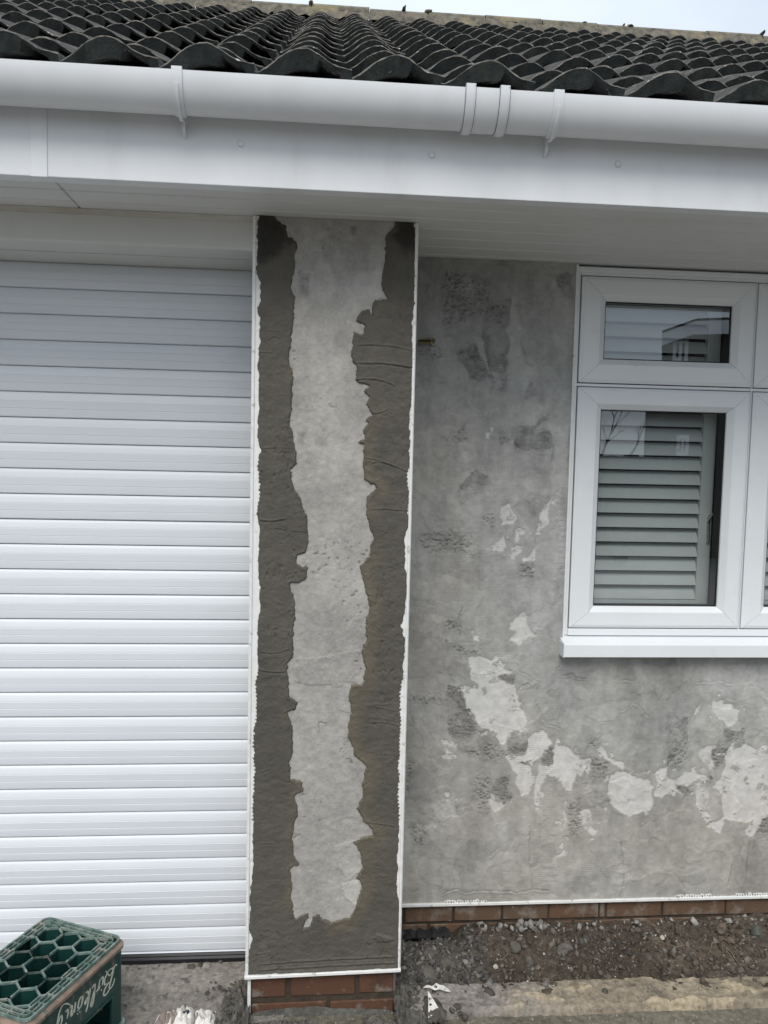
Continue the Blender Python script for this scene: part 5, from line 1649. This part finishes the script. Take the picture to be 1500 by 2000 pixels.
# ------------------------------------------------------------------ bead scraps, membrane, mortar lumps, roots
def plate_with_holes(name, outline, holes, thick, mat, parent):
    bm = bmesh.new()
    def loop(pts):
        vs = [bm.verts.new((x, y, 0)) for x, y in pts]
        return [bm.edges.new((vs[i], vs[(i + 1) % len(vs)])) for i in range(len(vs))]
    es = loop(outline)
    for (cx, cy, rx, ry) in holes:
        es += loop([(cx + rx * math.cos(2 * math.pi * k / 8), cy + ry * math.sin(2 * math.pi * k / 8)) for k in range(8)])
    bmesh.ops.triangle_fill(bm, use_beauty=True, use_dissolve=False, edges=es)
    r_ = bmesh.ops.extrude_face_region(bm, geom=bm.faces[:])
    for e_ in r_['geom']:
        if isinstance(e_, bmesh.types.BMVert):
            e_.co.z += thick
    bmesh.ops.recalc_face_normals(bm, faces=bm.faces)
    me = bpy.data.meshes.new(name)
    bm.to_mesh(me)
    bm.free()
    return obj(name, me, mat, parent)
p0 = atz(846, 1958, 0.05)
o = plate_with_holes('bead_scrap', [(-0.019, -0.030), (0.026, -0.020), (-0.012, 0.046)], [(-0.008, -0.012, .004, .003), (0.006, -0.010, .004, .003), (-0.008, 0.006, .0045, .0035), (-0.010, 0.022, .003, .003)], 0.0015, M['bead_dirty'], None)
o.location = (float(p0[0]), float(p0[1]), 0.036)
o.rotation_euler = (math.radians(50), 0, math.radians(4))
tag(o, 'white triangular perforated bead scrap standing in a mortar blob', 'bead scrap')
p0 = atz(851, 1928, 0.035)
o = plate_with_holes('bead_scrap', [(-0.045, -0.004), (-0.030, 0.006), (-0.012, 0.003), (0.002, 0.014), (0.016, 0.008), (0.030, 0.006), (0.052, -0.012), (0.036, -0.012), (0.012, -0.006), (-0.004, -0.010), (-0.022, -0.002)], [(0.000, 0.002, .006, .005)], 0.0015, M['bead_dirty'], None)
o.location = (float(p0[0]), float(p0[1]), 0.034)
o.rotation_euler = (math.radians(28), math.radians(5), 0)
tag(o, 'white bow-shaped bead scrap with one hole lying on the rubble edge', 'bead scrap')
# black membrane sticking out under the plinth next to the pillar
mbx = MB()
pa, pb = at(788, 1827, YW - 0.040), at(877, 1825, YW - 0.040)
o = empty('membrane_scrap', (float(pa[0]), YW - 0.035, float(pa[2])))
tag(o, 'black torn plastic membrane sticking out under the brick plinth beside the pillar', 'membrane')
n1_, n2_ = 60, 14
U, V = np.meshgrid(np.linspace(0, 1, n1_), np.linspace(0, 1, n2_))
wid = pb[0] - pa[0]
top_e = 0.024 + 0.012 * fbm(U, U * 0, 6, 3, 401)
xs_ = U * wid
ys_ = -0.030 * np.sin(np.pi * V) + 0.012 * fbm(U * 4, V, 3, 3, 403)
zs_ = -0.022 + V * (top_e + 0.022) + 0.004 * fbm(U * 5, V, 4, 2, 405)
me = mesh_np('membrane', np.stack([xs_, ys_, zs_], -1).reshape(-1, 3), grid_faces(n1_, n2_))
obj('sheet', me, M['bitumen'], o)
zb_m = MB()
for k in range(5):
    zb_m.tube([(wid * (k + .3) / 5, -0.012, -0.002), (wid * (k + .9) / 5, -0.016, 0.002)], [random.uniform(.010, .018), random.uniform(.008, .014)], 7)
zb_m.build('fold', M['bitumen'], o, smooth=True)

def lump(px, py, rx, ry, rz, seed, name, label, cat, mat='splat', zoff=0.0, group=None, crease=0.35, z=None):
    zg = 0.0 if z is None else z
    p = atz(px, py, zg + rz * 0.4)
    o = obj(name, lump_mesh(name, rx, ry, rz, seed, 3, crease), M[mat])
    o.location = (float(p[0]), float(p[1]), zg + rz * 0.35 + zoff)
    o.rotation_euler = (0, 0, random.uniform(0, 6))
    tag(o, label, cat, group)
    return o
lump(374, 1890, .016, .012, .010, 501, 'mortar_lump', 'grey mortar crumb, left piece of the pair below the garage door', 'mortar lump')
lump(392, 1886, .013, .009, .009, 503, 'mortar_lump', 'grey mortar crumb, right piece of the pair below the garage door', 'mortar lump')
lump(272, 1894, .006, .008, .006, 505, 'mortar_lump', 'small dark crumb on the concrete close to the crate', 'mortar lump')
lump(311, 1889, .007, .007, .006, 507, 'mortar_lump', 'small dark crumb midway along the black door seal', 'mortar lump')
lump(431, 1879, .010, .006, .008, 509, 'mortar_lump', 'mortar crumb stuck against the black door seal near the pillar', 'mortar lump', z=0.004)
lump(845, 1972, .052, .036, .018, 511, 'mortar_splash', 'dark freshly dropped mortar splash under the triangular bead scrap', 'mortar splash', z=0.006)
lump(893, 1967, .014, .012, .010, 513, 'mortar_lump', 'round mortar drop right of the triangular bead scrap', 'mortar lump', z=0.010)
lump(883, 1973, .010, .007, .007, 514, 'mortar_lump', 'small mortar drop touching the round one right of the bead scrap', 'mortar lump', z=0.010)
lump(908, 1987, .009, .009, .009, 515, 'mortar_lump', 'lone mortar drop on the kerb edge at the bottom', 'mortar lump', z=0.006)
lump(1182, 1937, .010, .012, .010, 517, 'mortar_lump', 'small dark clod on the tan concrete strip', 'clod', z=0.014)
# wet droppings heaped round the pillar foot: uncountable
def heap(name, x0, x1, y0, y1, fn, seed, hmax):
    nx_, ny_ = int((x1 - x0) / 0.002), int((y1 - y0) / 0.002)
    X_, Y_ = np.meshgrid(np.linspace(x0, x1, nx_), np.linspace(y0, y1, ny_))
    ax, ay = X_ + 0.012 * fbm(X_, Y_, 30, 3, seed), Y_ + 0.012 * fbm(X_, Y_, 30, 3, seed + 3)
    m_ = fn(ax, ay)
    rid = 1 - np.abs(fbm(ax, ay, 38, 4, seed + 5, 0.55)) * 2.2
    clod = np.maximum(0, fbm(ax, ay, 55, 3, seed + 7)) + 0.5 * np.maximum(0, fbm(ax, ay, 120, 2, seed + 9))
    z_ = hmax * m_ * (0.35 + 0.55 * rid * 0.5 + 0.9 * clod) - 0.012 * (m_ < 0.05) - 0.002
    t_ = 0.088 + 0.05 * fbm(X_, Y_, 50, 3, seed + 11) + 0.04 * clod
    c_ = np.stack([t_ * 1.05, t_ * 0.99, t_ * 0.88], -1)
    v_ = np.stack([X_, Y_, z_], -1).reshape(-1, 3)
    vv_, ff_, cc_ = compact(v_, grid_faces(nx_, ny_, m_ > 0.03), c_.reshape(-1, 3))
    o = obj(name, mesh_np(name, vv_, ff_, cc_), M['soil'])
    tag(o, kind='stuff')
heap('mortar_droppings', -0.36, -0.208, 2.26, 2.56, lambda a, b_: np.clip(1.15 - np.abs((a + 0.215) / 0.085) ** 1.4, 0, 1) * sstep(2.57, 2.50, b_) * (0.55 + 0.45 * sstep(0.0, 0.5, 0.5 + fbm(a, b_, 9, 2, 31))), 801, 0.055)
heap('mortar_droppings', 0.262, 0.42, 2.24, 2.60, lambda a, b_: np.clip(1.15 - np.abs((a - 0.270) / 0.105) ** 1.4, 0, 1) * (0.5 + 0.5 * sstep(0.0, 0.5, 0.5 + fbm(a, b_, 9, 2, 37))), 821, 0.055)
heap('mortar_droppings', PXL, PXR, 2.27, 2.385, lambda a, b_: np.clip(1 - np.abs((b_ - 2.33) / 0.05) ** 2, 0, 1) * sstep(0.0, 0.3, fbm(a, b_, 10, 3, 41) + 0.1), 841, 0.028)
crumb_v, crumb_f, base_i = [], [], 0
for k in range(160):
    x, y = (random.gauss(PXL - 0.06, .05), random.uniform(2.28, 2.56)) if k % 2 else (random.gauss(PXR + 0.07, .06), random.uniform(2.26, 2.56))
    if PXL - 0.004 < x < PXR + 0.004:
        continue
    r_ = random.choice([random.uniform(.0015, .004), random.uniform(.003, .008)])
    me_ = lump_mesh('tmp', r_, r_ * random.uniform(.6, 1.3), r_ * random.uniform(.3, .55), 600 + k, 2, 0.9)
    for v_ in me_.vertices:
        crumb_v.append((v_.co.x + x, v_.co.y + y, v_.co.z + 0.012 + r_ * 0.3 + (0.012 if min(abs(x - PXL), abs(x - PXR)) < .06 else 0)))
    for p in me_.polygons:
        crumb_f.append([i + base_i for i in p.vertices])
    base_i = len(crumb_v)
    bpy.data.meshes.remove(me_)
o = obj('mortar_crumbs', mesh_np('mortar_crumbs', np.array(crumb_v), np.array(crumb_f), smooth=False), M['splat'])
tag(o, kind='stuff')

# rubble scattered through the soil strip
ico = bmesh.new()
bmesh.ops.create_icosphere(ico, subdivisions=1, radius=1.0)
IV = np.array([v_.co[:] for v_ in ico.verts])
IF = np.array([[v_.index for v_ in f.verts] for f in ico.faces])
ico.free()
rv, rf, rc = [], [], []
off = 0
def add_rock(x, y, z, s, col):
    global off
    ang = RNG.uniform(0, 6.28, 3)
    R_ = np.array(Matrix.Rotation(ang[0], 3, 'X') @ Matrix.Rotation(ang[1], 3, 'Y') @ Matrix.Rotation(ang[2], 3, 'Z'))
    sc = s * RNG.uniform(0.35, 1.45, 3)
    v_ = (IV * RNG.uniform(0.55, 1.3, (len(IV), 1)) * sc) @ R_.T + np.array([x, y, z])
    rv.append(v_); rf.append(IF + off); rc.append(np.tile(col, (len(IV), 1)))
    off += len(IV)
N = 5600
xs_ = RNG.uniform(0.29, 2.35, N)
ys_ = RNG.uniform(2.475, 2.79, N)
hz = soil_h(xs_, ys_)
sz = np.clip(RNG.lognormal(-5.75, 0.55, N), 0.0012, 0.016)
for x, y, z, s_ in zip(xs_, ys_, hz, sz):
    if x < 0.56 and y > 2.70:
        continue
    g = 0.9 if x < 0.62 else 0.25
    if RNG.random() < g:
        t = RNG.choice([RNG.uniform(0.03, 0.08), RNG.uniform(0.08, 0.20)])
        col = np.array([t * 1.05, t, t * 0.92])
        if x < 0.62:
            s_ = s_ * 1.5
    elif RNG.random() < 0.05:
        t = RNG.uniform(0.25, 0.55); s_ = min(s_, 0.0045)
        col = np.array([t * 1.02, t, t * 0.92])
    else:
        t = RNG.uniform(0.03, 0.10)
        col = np.array([t * 1.27, t * 0.99, t * 0.76])
    add_rock(x, y, z + s_ * 0.15, s_, col)
for k in range(320):                                         # fist-of-gravel sized lumps that stand clear of the earth
    x, y = RNG.uniform(0.29, 2.3), RNG.uniform(2.49, 2.78)
    if x < 0.56 and y > 2.69:
        continue
    s_ = RNG.uniform(0.005, 0.013)
    t = RNG.uniform(0.045, 0.15)
    wq = 0.25 if x < 0.6 else 1.0
    add_rock(x, y, float(soil_h(np.array([x]), np.array([y]))[0]) + s_ * 0.45, s_, np.array([t * (1 + .16 * wq), t, t * (1 - .17 * wq)]))
for k in range(900):                                         # grit spilled over the concrete and kerb
    x = RNG.uniform(-0.9, 2.2)
    y = RNG.uniform(2.3, 2.66) if x < -0.24 else RNG.uniform(2.28, 2.5)
    s_ = RNG.uniform(0.0008, 0.0035)
    t = RNG.uniform(0.05, 0.45)
    add_rock(x, y, 0.004 + (0.016 if x > 0.3 and y > 2.38 else 0.0), s_, np.array([t * 1.04, t, t * 0.9]))
for k in range(70):                                          # pale broken mortar pushed up against the plinth
    x = RNG.choice([RNG.uniform(0.62, 0.95), RNG.uniform(1.0, 2.1)], p=[.6, .4])
    s_ = RNG.uniform(0.006, 0.016)
    t = RNG.uniform(0.16, 0.32)
    add_rock(x, RNG.uniform(2.735, 2.785), 0.049 + s_ * 0.4, s_, np.array([t * 1.03, t * 0.98, t * 0.9]))
o = obj('rubble', mesh_np('rubble', np.concatenate(rv), np.concatenate(rf), np.concatenate(rc), smooth=False), M['rubble'])
tag(o, kind='stuff')
M['stone_grey'] = material('grey_stone', (0.13, 0.12, 0.105), 0.95, (0.09, 0.082, 0.072), 40, bump=0.6, bscale=150)
M['stone_brown'] = material('brown_stone', (0.16, 0.125, 0.10), 0.95, (0.11, 0.09, 0.07), 40, bump=0.6, bscale=150)
M['stone_green'] = material('green_stone', (0.10, 0.11, 0.09), 0.9, (0.075, 0.08, 0.065), 40, bump=0.5, bscale=150)
M['stone_pale'] = material('pale_stone', (0.46, 0.43, 0.37), 0.9, (0.36, 0.33, 0.28), 40, bump=0.5, bscale=150)
def stone(px, py, rx, rz, seed, mat, label, z):
    p = atz(px, py, z)
    o = obj('stone', lump_mesh('stone', rx, rx * 0.8, rz, seed, 2, 0.42, facet=True), M[mat])
    o.location = (float(p[0]), float(p[1]), z)
    o.rotation_euler = (random.uniform(-.3, .3), random.uniform(-.3, .3), random.uniform(0, 6))
    tag(o, label, 'stone', 'stones in the dug soil strip')
stone(873, 1884, .026, .020, 701, 'stone_grey', 'large grey clod beside the pillar, upper one of the two biggest', 0.035)
stone(835, 1900, .030, .020, 703, 'stone_grey', 'broad grey clod close to the pillar foot above the bow-shaped scrap', 0.030)
stone(921, 1866, .010, .010, 705, 'stone_grey', 'rounded pebble, upper of two touching in the rubble', 0.040)
stone(921, 1878, .012, .011, 707, 'stone_grey', 'rounded pebble, lower of two touching in the rubble', 0.034)
stone(1033, 1877, .016, .017, 709, 'stone_grey', 'upright grey stone in the middle of the dark soil', 0.030)
stone(968, 1888, .010, .007, 711, 'stone_pale', 'elongated pale chip lying in the dark soil', 0.026)
stone(1409, 1814, .019, .022, 713, 'stone_brown', 'pinkish brown stone leaning at the plinth below the window', 0.060)
stone(1477, 1822, .024, .024, 715, 'stone_green', 'greenish slate piece leaning at the plinth by the right edge', 0.056)
stone(1426, 1838, .016, .012, 717, 'stone_brown', 'brown stone just below the pinkish leaning stone', 0.044)
stone(1268, 1872, .010, .008, 719, 'stone_grey', 'flat grey pebble alone in the soil under the window', 0.030)
stone(1102, 1852, .030, .016, 721, 'stone_grey', 'wide jagged grey lump in the soil left of the window', 0.044)
stone(1006, 1851, .020, .008, 723, 'stone_grey', 'flat square grey chip in the soil near the plinth', 0.046)
stone(1293, 1831, .009, .007, 725, 'stone_pale', 'oval pale pebble in the soil below the window sill', 0.046)
root = MB()
def rootlet(px, py, pts, z, r=0.0012):
    p = atz(px, py, z)
    root.tube([(p[0] + x, p[1] + y, z + dz) for x, y, dz in pts], [r * (1 - 0.5 * i / len(pts)) for i in range(len(pts))], 5)
rootlet(1418, 1855, [(0, 0, .01), (-.008, -.02, .008), (-.004, -.05, .004), (-.012, -.08, .002)], 0.036, .0018)
rootlet(1418, 1855, [(0, 0, .01), (.006, -.03, .008), (.002, -.06, .004), (.008, -.09, .001)], 0.036, .0016)
rootlet(1390, 1848, [(.03, .01, .01), (0, 0, .012), (-.02, -.03, .006), (-.04, -.05, .002)], 0.036, .0014)
rootlet(1345, 1852, [(-.05, 0, .006), (-.01, .004, .010), (.02, 0, .006)], 0.036, .0016)
rootlet(990, 1870, [(0, .04, .01), (.004, 0, .014), (-.02, -.02, .008), (-.045, -.02, .004)], 0.036, .0014)
tag(root.build('dry_roots', M['root'], smooth=True), kind='stuff')

# ------------------------------------------------------------------ across the road (seen mirrored in the panes)
GR = 2 * YGL
def refl(px, py, D):
    d = (px - 750.0) * _r + (1000.0 - py) * _u + FPX * _fw
    s_ = (GR + D) / d[1]
    return d[0] * s_, -D, d[2] * s_ + CAM_Z
D = 10.5
hxl, _, _ = refl(1303, 690, D)
_, _, z_eave = refl(1296, 654, D)
xr_, _, z_ridge = refl(1358, 628, D)
_sv = np.array([hxl, -(D + GR)]); _sv /= np.linalg.norm(_sv)
_fv = np.array([-_sv[1], _sv[0]])
def front(px, py):
    """(distance along the turned front, height) of a mirrored picture point"""
    d = (px - 750.0) * _r + (1000.0 - py) * _u + FPX * _fw
    k, m_ = d[0] / d[1], d[2] / d[1]
    t = (k * (GR + D) - hxl) / (_fv[0] + k * _fv[1])
    return t, CAM_Z + m_ * (GR + D - t * _fv[1])
nh = bpy.data.objects.new('neighbour_house', None)
C.objects.link(nh)
nh.matrix_world = Matrix(((_fv[0], -_sv[0], 0, hxl), (_fv[1], -_sv[1], 0, -D), (0, 0, 1, 0), (0, 0, 0, 1)))
tag(nh, 'dark brick gabled house across the road mirrored in the window glass', 'house')
_, z_eave = front(1303, 652)
t_ridge, z_ridge = front(1358, 629)
WL = 7.0
b = MB()
b.add([(0, 0, 0), (WL, 0, 0), (WL, 0, z_ridge - 0.25), (t_ridge, 0, z_ridge - 0.25), (0, 0, z_eave - 0.2),
       (0, -6, 0), (WL, -6, 0), (WL, -6, z_ridge - 0.25), (t_ridge, -6, z_ridge - 0.25), (0, -6, z_eave - 0.2)],
      [(0, 1, 2, 3, 4), (9, 8, 7, 6, 5), (0, 4, 9, 5), (1, 6, 7, 2)])
b.build('wall', M['far_wall'], nh)
b = MB()
b.hexa([(-0.12, 0.30, z_eave - 0.12), (t_ridge, 0.30, z_ridge - 0.12), (t_ridge, -6.3, z_ridge - 0.12), (-0.12, -6.3, z_eave - 0.12),
        (-0.12, 0.30, z_eave + 0.02), (t_ridge, 0.30, z_ridge + 0.02), (t_ridge, -6.3, z_ridge + 0.02), (-0.12, -6.3, z_eave + 0.02)])
b.box(t_ridge, WL + 0.3, -6.3, 0.30, z_ridge - 0.12, z_ridge + 0.02)
b.build('roof', M['far_roof'], nh)
b = MB()
b.hexa([(-0.12, 0.31, z_eave - 0.30), (t_ridge, 0.31, z_ridge - 0.30), (t_ridge, 0.35, z_ridge - 0.30), (-0.12, 0.35, z_eave - 0.30),
        (-0.12, 0.31, z_eave - 0.04), (t_ridge, 0.31, z_ridge - 0.04), (t_ridge, 0.35, z_ridge - 0.04), (-0.12, 0.35, z_eave - 0.04)])
b.box(t_ridge + 0.001, WL + 0.3, 0.31, 0.35, z_ridge - 0.32, z_ridge - 0.04)
b.build('bargeboard', M['upvc'], nh)
def nwin(x0, x1, z0, z1):
    b_ = MB()
    w_ = 0.07
    for (a, c_, d, e) in ((x0, x0 + w_, z0, z1), (x1 - w_, x1, z0, z1), (x0 + w_, x1 - w_, z0, z0 + w_), (x0 + w_, x1 - w_, z1 - w_, z1), ((x0 + x1) / 2 - .03, (x0 + x1) / 2 + .03, z0 + w_, z1 - w_), (x0 + w_, (x0 + x1) / 2 - .03, z1 - .45, z1 - .39)):
        b_.box(a, c_, 0.002, 0.06, d, e)
    wf = b_.build('window', M['upvc'], nh)
    b_ = MB()
    b_.box(x0 + .04, x1 - .04, 0.003, 0.02, z0 + .04, z1 - .04)
    b_.build('pane', M['gasket'], wf)
(wa, wz1), (wb_, _), (_, wz0) = front(1315, 664), front(1345, 664), front(1330, 715)
nwin(wa, wb_, wz0, wz1)
(wc, wz3), (wd, _), (_, wz2) = front(1322, 850), front(1346, 850), front(1334, 890)
nwin(wc, wd, max(0.6, wz2), wz3)
b = MB()
te, ze_ = front(1262, 780)
b.box(te, -0.002, -0.8, 0.0, 0, ze_)
b.build('garage_wall', M['far_wall'], nh)
fx0, _, fz = refl(1150, 888, 9.0)
fence = MB()
fence.box(-9, hxl + 6, -9.05, -9.0, 0, 0.3)
fence = fence.build('garden_fence', M['bark'])
tag(fence, 'dark timber garden fence across the road mirrored low in the window glass', 'fence')
for k in range(int((hxl + 15) / 0.15)):
    b = MB()
    b.box(0.004, 0.146, 0, 0.02, 0.0, fz - 0.3 + random.uniform(-.02, .02))
    o = b.build('plank', M['bark'], fence)
    o.location = (-9 + k * 0.15, -9.0, 0.3)
tx, _, _ = refl(1222, 850, 8.0)
tree = empty('bare_tree', (tx, -8.0, 0))
tag(tree, 'leafless street tree across the road mirrored in the lower window pane', 'tree')
tm, tw_ = MB(), MB()
def branch(p, d, L, r, depth):
    n_ = 4
    pts, rad = [p], [r]
    for k in range(n_):
        d = (d + Vector((random.gauss(0, .12), random.gauss(0, .12), random.gauss(0.03, .08)))).normalized()
        p = p + d * (L / n_)
        pts.append(p)
        rad.append(r * (1 - 0.45 * (k + 1) / n_))
    (tm if depth < 2 else tw_).tube(pts, rad, 6 if depth < 2 else 4, cap=False)
    if depth < 5:
        for k in range(3 if depth < 3 else 2):
            q = pts[random.choice([2, 3, 4])]
            nd = (d + Vector((random.gauss(0, .55), random.gauss(0, .55), random.gauss(.15, .3)))).normalized()
            branch(q, nd, L * random.uniform(.38, .55), rad[-1] * random.uniform(.65, .85), depth + 1)
for q in range(3):
    branch(Vector((random.gauss(0, .06), random.gauss(0, .06), 0)), Vector((random.gauss(0, .12), random.gauss(0, .1), 1)).normalized(), 1.9, 0.06, 1)
tm.build('trunk', M['bark'], tree)
tw_.build('crown', M['bark'], tree)
